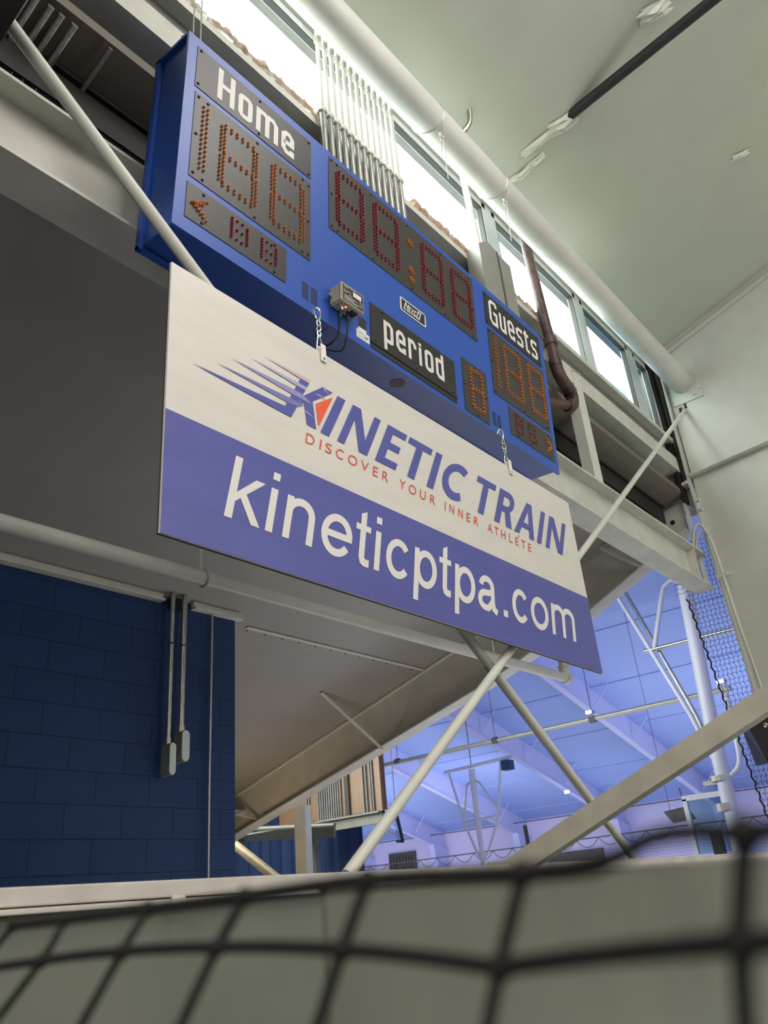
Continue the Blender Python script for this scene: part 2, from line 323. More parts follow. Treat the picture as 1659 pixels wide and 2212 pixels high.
# haunch stub that ties the rafter to the column
st = raf
part(st, 'haunch_flange', 'web', lambda bm: prism(bm, [(XF-.10, 1.83, 3.145), (XF+.08, 1.83, 3.145), (XF+.08, 2.30, 3.015), (XF-.10, 2.30, 3.015)], (0, 0, -.02)))
part(st, 'hole', 'black', lambda bm: tube(bm, [(XF-.004, 2.07, 2.845), (XF+.004, 2.07, 2.845)], .022, 16))
part(st, 'stiffener', 'web', lambda bm: box(bm, (XF-.09, 1.90, 2.2), (XF, 1.91, 3.1)))

# ------------------------------------------------------------------ column / frame on the right
cl = thing('steel_column', 'tall white steel frame column at the right with bolted knee', 'column', (XF, 1.2, -1.6))
part(cl, 'web', 'web', lambda bm: prism(bm, [(XF, 1.80, -1.6), (XF, 1.80, ceil_z(1.8)), (XF, -5.9, ceil_z(-5.9)), (XF, -5.9, 3.0), (XF, .9, 3.0), (XF, 1.1, -1.6)], (.014, 0, 0)))
part(cl, 'outer_flange', 'web', lambda bm: prism(bm, [(XF-.07, 1.76, 1.2), (XF-.07, 1.815, 3.16), (XF-.07, 1.80, ceil_z(1.8)), (XF-.07, 1.815, ceil_z(1.8)), (XF-.07, 1.832, 3.16), (XF-.07, 1.775, 1.2), (XF-.07, 1.775, -1.6), (XF-.07, 1.76, -1.6)], (.16, 0, 0)))
part(cl, 'knee_stiffener', 'web', lambda bm: prism(bm, [(XF-.085, 1.82, 3.185), (XF, 1.82, 3.185), (XF, -3, 3.5), (XF-.085, -3, 3.5)], (0, 0, .018)))
part(cl, 'base_plate', 'web', lambda bm: box(bm, (XF-.014, 1.50, 3.93), (XF, 1.78, 4.33), .003))
for by, bz in ((1.73, 4.28), (1.66, 4.31), (1.575, 3.98), (1.515, 4.02)):
    part(cl, 'bolt', 'web', lambda bm: disc(bm, (XF-.014, by, bz), (-1, 0, 0), .017, .014, 6))
for oy, oz in ((1.735, 3.875), (1.69, 3.90)):
    part(cl, 'slot', 'black', lambda bm: [tube(bm, [(XF-.003, oy, oz-.012), (XF+.002, oy, oz-.012)], .018, 14), tube(bm, [(XF-.003, oy, oz+.016), (XF+.002, oy, oz+.016)], .018, 14)])
for bz in (2.93, 2.84): part(cl, 'bolt', 'web', lambda bm: disc(bm, (XF-.07, 1.80, bz), (-.3, -1, 0), .014, .03, 6))
# conduits down the column edge
for k, (dx, dz) in enumerate(((0, 0), (.03, .06))):
    one('wall_cable', 'white', lambda bm: tube(bm, smoothpts([(XF-.11-dx, 1.93, 2.40+dz), (XF-.12-dx, 1.86, 2.60+dz), (XF-.10-dx, 1.80, 2.62+dz), (XF-.09-dx, 1.755, 2.45), (XF-.09-dx, 1.735, 1.9), (XF-.09-dx, 1.715-.02*k, 1.2), (XF-.09-dx, 1.70-.03*k, .2)]), .009, 8),
        ['white cable arching over the beam end and down the column, inner one', 'white cable arching over the beam end and down the column, outer one'][k], 'cable', 'column cables', True)
one('cable_clip', 'white', lambda bm: [box(bm, (XF-.13, 1.70, 2.195), (XF-.07, 1.80, 2.225)), disc(bm, (XF-.10, 1.70, 2.21), (0, -1, 0), .012, .03, 8)], 'white clip holding the cables on the column edge', 'clip')

# ------------------------------------------------------------------ long beams along the wall
def bm_obj(name, label, cat): return thing(name, label, cat, (2.8, 1.9, 2.1))
eb = bm_obj('wide_flange_beam', 'long white wide-flange beam running behind the scoreboard to the column', 'beam')
part(eb, 'top_flange', 'beam', lambda bm: box(bm, (-3.5, 1.85, 2.442), (6.78, 2.05, 2.456)))
part(eb, 'web', 'beam', lambda bm: box(bm, (-3.5, 1.932, 2.152), (6.78, 1.942, 2.442)))
part(eb, 'bottom_flange', 'beam', lambda bm: box(bm, (-3.5, 1.85, 2.138), (6.78, 2.02, 2.152)))
part(eb, 'end_plate', 'beam', lambda bm: box(bm, (6.50, 1.86, 2.152), (6.51, 1.932, 2.442)))
gb = thing('wall_girt', 'pale steel girt spanning under the window sill', 'beam', (2.8, 1.95, 3.2))
part(gb, 'face_plate', 'beam', lambda bm: box(bm, (-3.5, 1.87, 3.262), (6.75, 1.88, 3.40)))
part(gb, 'bottom_flange', 'beam', lambda bm: box(bm, (-3.5, 1.87, 3.250), (6.75, 2.06, 3.262)))
for x in (.99, 1.30): part(gb, 'screw', 'dark', lambda bm: [disc(bm, (x, 1.87, 3.37), (0, -1, 0), .008, .008, 8), disc(bm, (x+.03, 1.87, 3.375), (0, -1, 0), .007, .006, 8)])
sl = thing('window_sill_channel', 'grey steel channel under the windows with a light lip along its top', 'channel', (2.8, 1.93, 3.40))
part(sl, 'face', 'greyd', lambda bm: box(bm, (-3.5, 1.925, 3.40), (6.75, 1.95, 3.62)))
part(sl, 'lip', 'beam', lambda bm: [box(bm, (-3.5, 1.862, 3.555), (6.75, 1.95, 3.567)), box(bm, (-3.5, 1.855, 3.555), (6.75, 1.862, 3.60))])
part(sl, 'cap_strip', 'alu', lambda bm: box(bm, (-3.5, 1.89, 3.60), (6.75, 1.95, 3.66)))
ps = thing('support_post', 'white box post standing on the long beam right of the scoreboard', 'post', (4.74, 1.95, 2.456))
part(ps, 'post_shaft', 'white', lambda bm: prism(bm, [(4.742, 1.865, 2.456), (4.868, 1.865, 2.456), (4.868, 1.865, 3.39), (4.742, 1.865, 3.36)], (0, .078, 0)))
part(ps, 'top_cap', 'white', lambda bm: prism(bm, [(4.735, 1.858, 3.36), (4.875, 1.858, 3.39), (4.875, 1.858, 3.396), (4.735, 1.858, 3.366)], (0, .09, 0)))
one('purlin_channel', 'brown', lambda bm: [box(bm, (-3.5, 2.09, lean_z(2.09)-.18), (6.7, 2.10, lean_z(2.09)-.01)), box(bm, (-3.5, 2.10, lean_z(2.2)-.20), (6.7, 2.3, lean_z(2.3)-.19)), box(bm, (-3.5, 2.07, lean_z(2.09)-.03), (6.7, 2.09, lean_z(2.09)-.015))],
    'dark brown primed purlin behind the long beam', 'purlin')
for i, (x, r) in enumerate(((.683, .016), (.714, .014), (.765, .014), (.807, .014), (.859, .015), (.640, .016))):
    one('roof_conduit', 'steel', lambda bm: tube(bm, [(x, y, lean_z(y)-.035) for y in (1.91, 2.0, 2.1, 2.28)], r, 10),
        ['second', 'third', 'fourth', 'fifth', 'rightmost, next to the bare panel', 'leftmost, at the photo edge'][i]+' of the steel conduits under the roof at top left' if i < 4 else
        ['', '', '', '', 'rightmost of the steel conduits under the roof at top left', 'leftmost of the steel conduits under the roof at top left'][i], 'conduit', 'roof conduits at top left', True)
one('flat_hanger', 'steel', lambda bm: bar(bm, (1.0, 1.90, lean_z(1.9)-.03), (1.0, 2.17, lean_z(2.17)-.04), .016, .01), 'single thin steel strip under the roof left of the scoreboard', 'strip')
rl = lambda y: 2.154+.29*(1.544-y)
LFW = [(.47, 1.82, rl(1.82)), (.47, 1.82, 4.4), (.47, -1.5, 5.3), (.47, -1.5, rl(-1.5))]
LFA, LFB = (.47, 1.82, rl(1.82)), (.47, -1.5, rl(-1.5))
lr = thing('left_frame_rafter', 'dark brown edge of a near rafter in the top left corner', 'rafter', (.5, 1.7, 2.4))
part(lr, 'web', 'brown', lambda bm: prism(bm, LFW, (.012, 0, 0)))
part(lr, 'flange', 'brown', lambda bm: bar(bm, LFA, LFB, .07, .012, (0, 0, 1)))
# ------------------------------------------------------------------ windows
wz0, wz1 = 3.66, 4.40
wins = ((.2, 3.86), (4.03, 5.16), (5.30, 6.24), (6.40, 6.74))
for i, (a, b) in enumerate(((.2, 3.90), (3.98, 5.24), (5.32, 6.24), (6.36, 6.70))):
    w = thing('window_%d' % (i+1), None, None, (0, 0, 0))
    w.location = ((a+b)/2, 1.93, wz0); w['kind'] = 'structure'
    def fr(bm):
        for x0, x1, z0, z1 in ((a, b, wz0, wz0+.02), (a, b, wz1-.05, wz1), (a, a+.045, wz0, wz1), (b-.045, b, wz0, wz1)): box(bm, (x0, 1.90, z0), (x1, 1.95, z1), .003)
    part(w, 'window_frame', 'alu', fr)
    def gk(bm):
        for x0, x1, z0, z1 in ((a+.045, b-.045, wz1-.065, wz1-.05), (a+.045, a+.058, wz0+.02, wz1-.05), (b-.058, b-.045, wz0+.02, wz1-.05)): box(bm, (x0, 1.905, z0), (x1, 1.94, z1))
    part(w, 'gasket', 'frit', gk)
    part(w, 'pane', 'glass', lambda bm: box(bm, (a+.04, 1.925, wz0+.02), (b-.04, 1.93, wz1-.05)))
struct('trim_4', 'alu', lambda bm: [box(bm, (3.90, 1.90, wz0), (3.98, 1.96, wz1)), box(bm, (5.24, 1.90, wz0), (5.32, 1.96, wz1)), box(bm, (6.24, 1.90, wz0), (6.36, 1.96, wz1))])
one('end_flashing', 'brown', lambda bm: box(bm, (6.705, 1.88, 2.95), (6.815, 1.91, 4.45)), 'dark strip between the last window and the column', 'flashing')
def corr(bm):
    pr = []
    for k in range(33):
        x = 5.25+k*.055; pr.append((x, 2.25+.02*math.sin(k*math.pi/2), 0))
    for k in range(32):
        a, b = pr[k], pr[k+1]; bm.faces.new([bm.verts.new(p) for p in ((a[0], a[1], 2.99), (b[0], b[1], 2.99), (b[0], b[1], 4.45), (a[0], a[1], 4.45))])
    bmesh.ops.remove_doubles(bm, verts=bm.verts, dist=.001)
    g = bmesh.ops.extrude_face_region(bm, geom=list(bm.faces)); bmesh.ops.translate(bm, verts=[v for v in g['geom'] if isinstance(v, bmesh.types.BMVert)], vec=(0, .004, 0))
cs = one('corrugated_sheet', 'tealp', corr, 'pale blue corrugated sheet outside the last windows', 'sheet')
# torn insulation along the sill
def insul(bm, x0, x1, z, n):
    rnd = random.Random(int(x0*100)); prev = None
    for k in range(n+1):
        x = x0+(x1-x0)*k/n; t = z+.012+rnd.random()*.028; f = 1.885-rnd.random()*.02; bt = z-.05-rnd.random()*.02
        ring = [bm.verts.new(p) for p in ((x, 1.95, t), (x, f, t-.01), (x+.01*rnd.random(), f-.012, z-.02), (x, f, bt), (x, 1.95, bt))]
        if prev:
            for j in range(4): bm.faces.new((prev[j], ring[j], ring[j+1], prev[j+1]))
        prev = ring
one('insulation_strip', 'insul', lambda bm: insul(bm, 1.05, 2.16, 3.685, 60), 'torn brown insulation along the sill above the Home panel', 'insulation', 'torn insulation on the sill')
one('insulation_strip', 'insul', lambda bm: insul(bm, 2.95, 3.66, 3.685, 46), 'torn brown insulation along the sill behind the clock panel', 'insulation', 'torn insulation on the sill')
one('insulation_strip', 'insul', lambda bm: insul(bm, 4.02, 4.5, 3.67, 36), 'frayed insulation on the sill beside the iron drain pipe', 'insulation', 'torn insulation on the sill')
one('foil_flap', 'foil', lambda bm: insul(bm, .9, 2.1, 3.65, 40), 'crinkled foil facing hanging under the torn insulation', 'foil')
# thirteen conduits in front of the windows
tp = None
ORD = ['leftmost', 'second', 'third', 'fourth', 'fifth', 'sixth', 'seventh', 'eighth', 'ninth', 'tenth', 'eleventh', 'twelfth', 'rightmost']
for k in range(13):
    x = 2.115+k*.0515; z = 3.63
    t = thing('wall_conduit', ORD[k]+' of the thirteen vertical conduits rising behind the scoreboard'.replace('the thirteen', 'thirteen'), 'conduit', (x, 1.82, 2.46), 'vertical conduits above the scoreboard')
    part(t, 'lower_tube', 'steel', lambda bm: tube(bm, [(x, 1.82, 2.46), (x, 1.82, z)], .019, 12), True)
    part(t, 'upper_tube', 'white', lambda bm: tube(bm, [(x, 1.82, z), (x, 1.82, 4.36), (x, 1.86, 4.40)], .013, 12), True)
    part(t, 'coupling', 'zinc', lambda bm: tube(bm, [(x, 1.82, z-.02), (x, 1.82, z-.012), (x, 1.82, z+.012), (x, 1.82, z+.025)], [.022, .027, .027, .018], 8))
    part(t, 'tube_clip', 'bolt', lambda bm: box(bm, (x-.02, 1.80, 4.17-.01), (x-.005, 1.83, 4.20), .002))
# wireway box, conduit, drain pipe
wy = thing('wireway_box', 'tall grey sheet-metal wireway rising from behind the scoreboard', 'wireway', (3.64, 1.82, 2.46))
part(wy, 'body', 'duct', lambda bm: prism(bm, [(3.44, 1.76, 2.46), (3.80, 1.76, 2.46), (3.80, 1.76, 3.68), (3.56, 1.76, 3.72), (3.44, 1.76, 3.62)], (0, .10, 0)))
part(wy, 'cover_seam', 'dark', lambda bm: box(bm, (3.66, 1.757, 2.46), (3.668, 1.762, 3.70)))
part(wy, 'cover', 'duct', lambda bm: box(bm, (3.675, 1.752, 2.46), (3.81, 1.76, 3.67), .002))
one('clear_conduit', 'white', lambda bm: tube(bm, [(3.515, 1.83, 4.36), (3.545, 1.83, 3.98), (3.575, 1.83, 3.66)], .022, 12), 'single pale conduit crossing the long window above the wireway', 'conduit', None, True)
dp = thing('drain_pipe', 'rusty iron drain pipe dropping past the window and bending back behind the scoreboard', 'pipe', (4.4, 1.82, 2.8))
part(dp, 'pipe_run', 'iron', lambda bm: tube(bm, [(4.255, 1.81, 4.36), (4.30, 1.81, 3.75), (4.335, 1.81, 3.35)], .035, 16), True)
part(dp, 'coupling', 'iron', lambda bm: [tube(bm, [(4.335, 1.81, 3.40), (4.337, 1.81, 3.34)], .046, 16), tube(bm, [(4.345, 1.81, 3.22), (4.347, 1.81, 3.17)], .044, 16), tube(bm, [(4.337, 1.81, 3.34), (4.345, 1.81, 3.2)], .038, 16)], True)
part(dp, 'elbow', 'iron', lambda bm: tube(bm, smoothpts([(4.345, 1.81, 3.18), (4.38, 1.81, 3.10), (4.47, 1.81, 3.05), (4.535, 1.82, 3.02), (4.53, 1.83, 2.95), (4.46, 1.84, 2.92)]), .042, 16), True)
part(dp, 'elbow_band', 'iron', lambda bm: [torus(bm, (4.50, 1.815, 3.03), (1, 0, -.35), .043, .008), torus(bm, (4.49, 1.84, 2.935), (1, 0, .3), .042, .008)], True)
part(dp, 'return_run', 'iron', lambda bm: tube(bm, [(4.50, 1.835, 2.935), (4.0, 1.86, 2.76)], .033, 16), True)

# strut pipe below the ceiling
sp = thing('strut_pipe', 'fat white strut pipe running under the ceiling to the column', 'pipe', (2.8, 1.655, 4.0))
part(sp, 'pipe_body', 'white', lambda bm: tube(bm, [(-3, 1.655, 4.13), (XF-.014, 1.655, 4.13)], .10, 40), True)
for k, x in enumerate((2.87, 3.56)):
    w = thing('tie_wire', ['wire looped round the fat strut pipe above the conduits', 'wire looped round the fat strut pipe above the clock digits'][k], 'wire', (x, 1.62, 3.9), 'wires tied round the strut pipe')
    part(w, 'loop', 'bolt', lambda bm: torus(bm, (x, 1.655, 4.13), (1, .25, .12), .104, .003, 28), True)
    part(w, 'twist', 'bolt', lambda bm: [torus(bm, (x+.06, 1.62, 4.02), (0, 1, 0), .014, .003, 10), torus(bm, (x+.075, 1.62, 4.0), (1, 0, .4), .012, .003, 10)])
    part(w, 'tail', 'bolt', lambda bm: [tube(bm, smoothpts([(x+.02, 1.56, 4.1), (x+.06, 1.60, 4.02), (x+.10, 1.63, 3.9), (x+.14, 1.66, 3.75)]), .0022, 6), tube(bm, [(x+.06, 1.61, 4.02), (x+.05, 1.63, 3.82)], .0022, 6)])
# hoist cables above the board at left
for k, x in enumerate((1.20, 1.235)):
    one('hanger_cable', 'steel', lambda bm: tube(bm, [(x, 1.66, 2.84), (x+.005, 1.66, ceil_z(1.66)+.01)], .003, 8), ['left', 'right'][k]+' hanging wire rising from the top left of the scoreboard', 'wire', 'scoreboard hanging wires')
# black pipe through the ceiling, torn vinyl
one('ceiling_pipe', 'black', lambda bm: tube(bm, [(3.93, 1.20, 4.70), (3.62, -1.8, 4.70)], .035, 20), 'black pipe poking out through the torn ceiling vinyl', 'pipe', None, True)
def flap(bm, cx, cy, sx, sy, seed, lift=.05, rot=0):
    rnd = random.Random(seed); n = 7; g = []
    for i in range(n):
        row = []
        for j in range(5):
            u = i/(n-1)-.5; v = j/4-.5; x = u*sx*(1+rnd.random()*.25); y = v*sy*(1+rnd.random()*.6)
            X = cx+x*math.cos(rot)-y*math.sin(rot); Y = cy+x*math.sin(rot)+y*math.cos(rot)
            e = (1-4*v*v)*(1-3*u*u); row.append(bm.verts.new((X, Y, ceil_z(Y)-.004-lift*max(0, e)*rnd.random())))
        g.append(row)
    for i in range(n-1):
        for j in range(4): bm.faces.new((g[i][j], g[i+1][j], g[i+1][j+1], g[i][j+1]))
for k, (cx, cy, sx, sy, rot, lab) in enumerate(((3.93, 1.22, .10, .16, .3, 'torn white vinyl flap around the end of the black ceiling pipe'),
        (3.90, 1.40, .06, .22, .15, 'long peeled vinyl strip on the ceiling below the black pipe end'),
        (3.99, 1.62, .05, .15, .2, 'small torn vinyl shreds on the ceiling beside the strut pipe'),
        (3.80, .45, .10, .16, .4, 'crumpled vinyl patch on the ceiling behind the black pipe'),
        (4.0, 1.50, .05, .12, .1, 'narrow vinyl shred on the ceiling between the two longer tears'),
        (5.35, .42, .05, .12, .5, 'small puckered vinyl seam on the ceiling at the right'))):
    one('vinyl_tear', 'vinyl', lambda bm: flap(bm, cx, cy, sx, sy, k+3, .05, rot), lab, 'vinyl')
one('ceiling_hook', 'steel', lambda bm: tube(bm, smoothpts([(3.32, 1.60, ceil_z(1.6)+.01), (3.33, 1.62, 4.48), (3.30, 1.68, 4.40), (3.26, 1.70, 4.33)]), .018, 10), 'curved grey stub bending out of the ceiling behind the strut pipe', 'pipe', None, True)

# ------------------------------------------------------------------ crossed brace rods
def rod(name, a, b, r, label):
    t = thing(name, label, 'brace', b, 'crossed brace rods'); a, b = V(a), V(b)
    part(t, 'rod_shaft', 'white', lambda bm: tube(bm, [a, b], r, 20), True)
    return t
ra = rod('brace_rod', (.482, 1.589, 2.334), (3.779, 1.70, .083), .020, 'white brace rod passing the lower left corner of the scoreboard, down to the right')
rb = rod('brace_rod', (6.816, 1.699, 3.864), (1.731, 1.590, .072), .018, 'white brace rod from the column at right, crossing down to the left below the banner')
part(ra, 'rust_patch', 'iron', lambda bm: tube(bm, [(2.70, 1.6640, .820), (2.735, 1.6651, .796)], .0203, 16), label='rusty bare patch')  # bare rusty stretch of the rod, not a fitting
part(rb, 'end_hook', 'white', lambda bm: torus(bm, (XF-.02, 1.699, 3.90), (0, 1, 0), .02, .007), True)
# ------------------------------------------------------------------ scoreboard
O = V((1.10, 1.6, 1.968)); U = V((1, 0, 0)); VV = V((0, -.0632, .998)).normalized(); N = V((0, -.998, -.0632)).normalized()
Wd, Ht, Dp = 2.485, .888, .195
sb = thing('scoreboard', 'blue electric scoreboard with Home, Guests and period panels above the banner', 'scoreboard', (1.10+Wd/2, 1.7, 1.968))
def cabinet(bm):
    r = .07; prof = [(0, 0), (Wd, 0), (Wd, Ht-r)]+[(Wd-r+r*math.cos(t), Ht-r+r*math.sin(t)) for t in (.26, .52, .78, 1.05, 1.31)]+[(Wd-r, Ht), (0, Ht)]
    prism(bm, [O+U*x+VV*y-N*.012 for x, y in prof][::1], N*.012)      # face plate
def shell(bm):
    r = .075; i = .012
    prof = [(i, i+.006), (Wd-i, i+.006), (Wd-i, Ht-r-i)]+[(Wd-i-r+r*math.cos(t), Ht-i-r+r*math.sin(t)) for t in (.4, .8, 1.2)]+[(Wd-r-i, Ht-i), (i, Ht-i)]
    prism(bm, [O+U*x+VV*y-N*.012 for x, y in prof], -N*(Dp-.02))
part(sb, 'face_plate', 'boardblue', cabinet)
part(sb, 'cabinet', 'boardblue', shell)
part(sb, 'rear_flange', 'boardblue', lambda bm: [obox(bm, O, U, VV, N, -.003, .012, 0, Ht, -Dp, -Dp+.025), obox(bm, O, U, VV, N, -.003, Wd-.03, 0, .012, -Dp, -Dp+.02), obox(bm, O, U, VV, N, -.003, .6, Ht-.012, Ht, -Dp, -.012)])
part(sb, 'speaker_hole', 'black', lambda bm: disc(bm, O+U*1.225-N*.085+VV*.020, -VV, .034, .0035, 28))
def vent(x0, z0, cols, w, n):
    def f(bm):
        for c in range(cols):
            for k in range(n): obox(bm, O, U, VV, N, x0+c*(w+.012), x0+c*(w+.012)+w, z0+k*.0095, z0+k*.0095+.0052, 0, .0008)
    return f
part(sb, 'vent_grille', 'black', vent(.570, .046, 2, .034, 8), label='left vent grille')
part(sb, 'vent_grille', 'black', vent(1.847, .043, 2, .032, 8), label='right vent grille')
def panel(name, x0, x1, y0, y1, m, screws=(), label=None):
    p = part(sb, name, m, lambda bm: obox(bm, O, U, VV, N, x0, x1, y0, y1, 0, .0025), label=label)
    if screws:
        for a, b in screws: part(p, 'screw', 'black', lambda bm: dome(bm, O+U*a+VV*b+N*.0025, N, .0062))
    return p
OF = O+N*.0032
def word(p, spec, w):
    def f(bm):
        for ch, x0, x1, y0, y1 in spec: block_letter(bm, ch, x0, x1, y0, y1, w, OF, U, VV)
    part(p, 'lettering', 'letter', f)
hc = panel('caption_panel', .040, .611, .647, .847, 'cap', [(.055, .832), (.052, .665), (.335, .832), (.335, .662), (.597, .832), (.597, .662)], 'Home caption panel')
word(hc, [('H', .135, .214, .675, .828), ('o', .231, .300, .675, .795), ('m', .318, .430, .675, .795), ('e', .448, .516, .675, .795)], .0225)
gc = panel('caption_panel', 1.873, 2.437, .648, .848, 'cap', [(1.888, .835), (1.888, .665), (2.155, .835), (2.155, .662), (2.42, .835), (2.42, .662)], 'Guests caption panel')
word(gc, [('G', 1.914, 1.993, .671, .828), ('u', 2.012, 2.076, .675, .79), ('e', 2.094, 2.163, .675, .797), ('s', 2.180, 2.248, .675, .797), ('t', 2.266, 2.314, .675, .80), ('s', 2.334, 2.403, .675, .797)], .0205)
pc = panel('caption_panel', .953, 1.546, .022, .244, 'cap', [(1.03, .232), (1.455, .232), (.985, .07), (1.25, .066), (1.52, .07)], 'period caption panel')
word(pc, [('p', 1.036, 1.098, .096, .202), ('e', 1.116, 1.180, .094, .202), ('r', 1.198, 1.255, .094, .199), ('i', 1.272, 1.296, .094, .188), ('o', 1.315, 1.377, .094, .203), ('d', 1.394, 1.456, .093, .199)], .0195)
part(pc, 'slot_rail', 'black', lambda bm: obox(bm, O, U, VV, N, .953, 1.546, .046, .052, .0025, .006))
hd = panel('digit_panel', .045, .611, .235, .624, 'panel', [(.06, .605), (.10, .605), (.06, .43), (.06, .255), (.10, .25), (.33, .608), (.33, .25), (.565, .61), (.597, .60), (.597, .42), (.597, .255), (.565, .25)], 'Home score panel')
gd = panel('digit_panel', 1.881, 2.442, .235, .624, 'panel', [(1.895, .61), (1.93, .61), (1.895, .43), (1.895, .25), (2.17, .61), (2.17, .25), (2.425, .42), (2.425, .255), (2.40, .25)], 'Guests score panel')
cd = panel('digit_panel', .715, 1.772, .473, .859, 'panel', [(.73, .845), (.765, .845), (.73, .66), (.73, .49), (.765, .487), (.985, .845), (1.24, .845), (1.50, .845), (1.735, .845), (.985, .487), (1.25, .487), (1.50, .487), (1.735, .487), (1.757, .66)], 'clock panel')
pd = panel('digit_panel', 1.611, 1.818, .021, .309, 'panel', [(1.72, .297), (1.625, .165), (1.803, .165), (1.72, .034)], 'period digit panel')
hs = panel('digit_panel', .043, .488, .057, .207, 'panel', [(.11, .19), (.11, .07), (.43, .19), (.43, .07)], 'Home bonus and foul panel')
gs = panel('digit_panel', 2.008, 2.447, .057, .212, 'panel', [(2.08, .195), (2.08, .07), (2.40, .195), (2.40, .07)], 'Guests bonus and foul panel')
def leds(pts, r=.0048):
    def f(bm):
        for x, y in pts:
            c = O+U*x+VV*y+N*.0025; tube(bm, [c, c+N*.006, c+N*.009], [r, r*.9, r*.35], 6)
    return f
def seg_digit(x0, x1, y0, y1, n, gap=.020, sl=.0):
    """seven-segment figure of double rows of lamps"""
    P = set(); ym = (y0+y1)/2
    def line(a, b, k):
        for i in range(k): t = i/(k-1); P.add((round(a[0]+(b[0]-a[0])*t, 4), round(a[1]+(b[1]-a[1])*t, 4)))
    e = gap*.9
    for xa in (x0, x0+gap*.75, x1-gap*.75, x1):
        line((xa, y0+e), (xa, ym-gap*.7), n); line((xa, ym+gap*.7), (xa, y1-e), n)
    for ya in (y0, y0+gap*.75, ym-gap*.3, ym+gap*.3, y1-gap*.75, y1): line((x0+e, ya), (x1-e, ya), n-1)
    return list(P)
def one_digit(x, y0, y1, n, gap=.018): return [(x+d, y0+(y1-y0)*i/(n-1)) for i in range(n) for d in (-gap/2, gap/2)]
part(hd, 'lamp_digit', 'amber', leds(one_digit(.092, .292, .575, 14)), label='figure one')
part(hd, 'lamp_digit', 'amber', leds(seg_digit(.165, .330, .288, .572, 7)))
part(hd, 'lamp_digit', 'amber', leds(seg_digit(.404, .571, .288, .572, 7)))
part(gd, 'lamp_digit', 'amber', leds(one_digit(1.935, .294, .577, 14)), label='figure one')
part(gd, 'lamp_digit', 'amber', leds(seg_digit(2.012, 2.176, .290, .588, 7)))
part(gd, 'lamp_digit', 'amber', leds(seg_digit(2.254, 2.415, .292, .590, 7)))
for x0, x1 in ((.758, .925), (.996, 1.163), (1.337, 1.500), (1.576, 1.738)): part(cd, 'lamp_digit', 'red', leds(seg_digit(x0, x1, .526, .814, 7)))
for yy in (.748, .587, .533):
    part(cd, 'colon_lamps', 'amber', leds([(1.249+.013*dx, yy+.012*dy) for dx, dy in ((-1, 1), (0, 1.2), (1, 0), (-1, -.4), (0, -.2), (.4, .5), (1.2, -1), (0, -1.3), (-1, .2))]))
part(pd, 'lamp_digit', 'amber', leds(seg_digit(1.669, 1.776, .057, .278, 5, .018)))
def small_digit(x0, x1, y0, y1): return [(x0+(x1-x0)*a/3, y0+(y1-y0)*b/6) for a, b in ((0,0),(1,0),(2,0),(3,.4),(0,1),(3,1.2),(0,2),(3,2.3),(0,3),(1,3),(2,3),(3,3),(0,4),(3,4),(0,5),(3,5),(0,6),(1,6),(2,6),(3,5.6))]
for x0, x1 in ((.232, .300), (.368, .435)): part(hs, 'lamp_digit', 'red', leds(small_digit(x0, x1, .098, .178), .0045))
for x0, x1 in ((2.070, 2.128), (2.198, 2.258)): part(gs, 'lamp_digit', 'red', leds(small_digit(x0, x1, .092, .188), .0038))
def arrow(x, y, s): return [(x+s*.012*i, y+.008*i*j) for i in range(6) for j in (-1, 1)]+[(x+s*.012*i+s*.008, y+.006*i*j) for i in range(4) for j in (-1, 1)]
part(hs, 'arrow_lamps', 'amber', leds(arrow(.066, .128, 1)), label='left arrow')
part(gs, 'arrow_lamps', 'amber', leds(arrow(2.430, .135, -1)), label='right arrow')
# maker plate
mp = part(sb, 'maker_plate', 'letter', lambda bm: prism(bm, [O+U*x+VV*y+N*.001 for x, y in ((1.163, .322), (1.157, .330), (1.157, .385), (1.163, .395), (1.334, .395), (1.341, .385), (1.341, .330), (1.335, .322))], N*.0015))
part(mp, 'plate_field', 'black', lambda bm: poly(bm, [(1.168, .329), (1.331, .329), (1.333, .388), (1.166, .388)], O+N*.003, U, VV))
def nev(bm):
    q = O+N*.0036; t = .007; sl = .35; b0 = .337
    r = lambda p, w=t: ribbon(bm, p, w, q, U, VV, slant=sl, base=b0)
    r([(1.181, .337), (1.181, .379), (1.203, .352), (1.203, .379)]); r([(1.178, .340), (1.265, .340)], .005)
    r([(1.222, .348), (1.212, .348), (1.212, .370), (1.222, .370)], .005); r([(1.212, .359), (1.221, .359)], .004)
    r([(1.228, .372), (1.235, .349), (1.243, .372)], .005); r([(1.262, .348), (1.250, .348), (1.250, .370), (1.262, .370)], .005)
    r([(1.270, .340), (1.270, .378), (1.288, .378), (1.288, .340), (1.268, .340)], t)
part(mp, 'lettering', 'letter', nev)
sk = part(sb, 'sticker', 'lite', lambda bm: [obox(bm, O, U, VV, N, .868, .946, .030, .069, 0, .0008), obox(bm, O, U, VV, N, .879, .928, .060, .084, 0, .0006)], label='white paper sticker')
part(sk, 'small_print', 'dark', lambda bm: [obox(bm, O, U, VV, N, .873, .873+w, y, y+.0012, .0008, .001) for y, w in ((.060, .05), (.056, .03), (.050, .04), (.041, .06), (.036, .055))]+[obox(bm, O, U, VV, N, .918, .938, .046, .053, .0008, .001)])
part(sb, 'sticker', 'black', lambda bm: obox(bm, O, U, VV, N, .881, .927, .086, .136, 0, .0008), label='black print sticker')
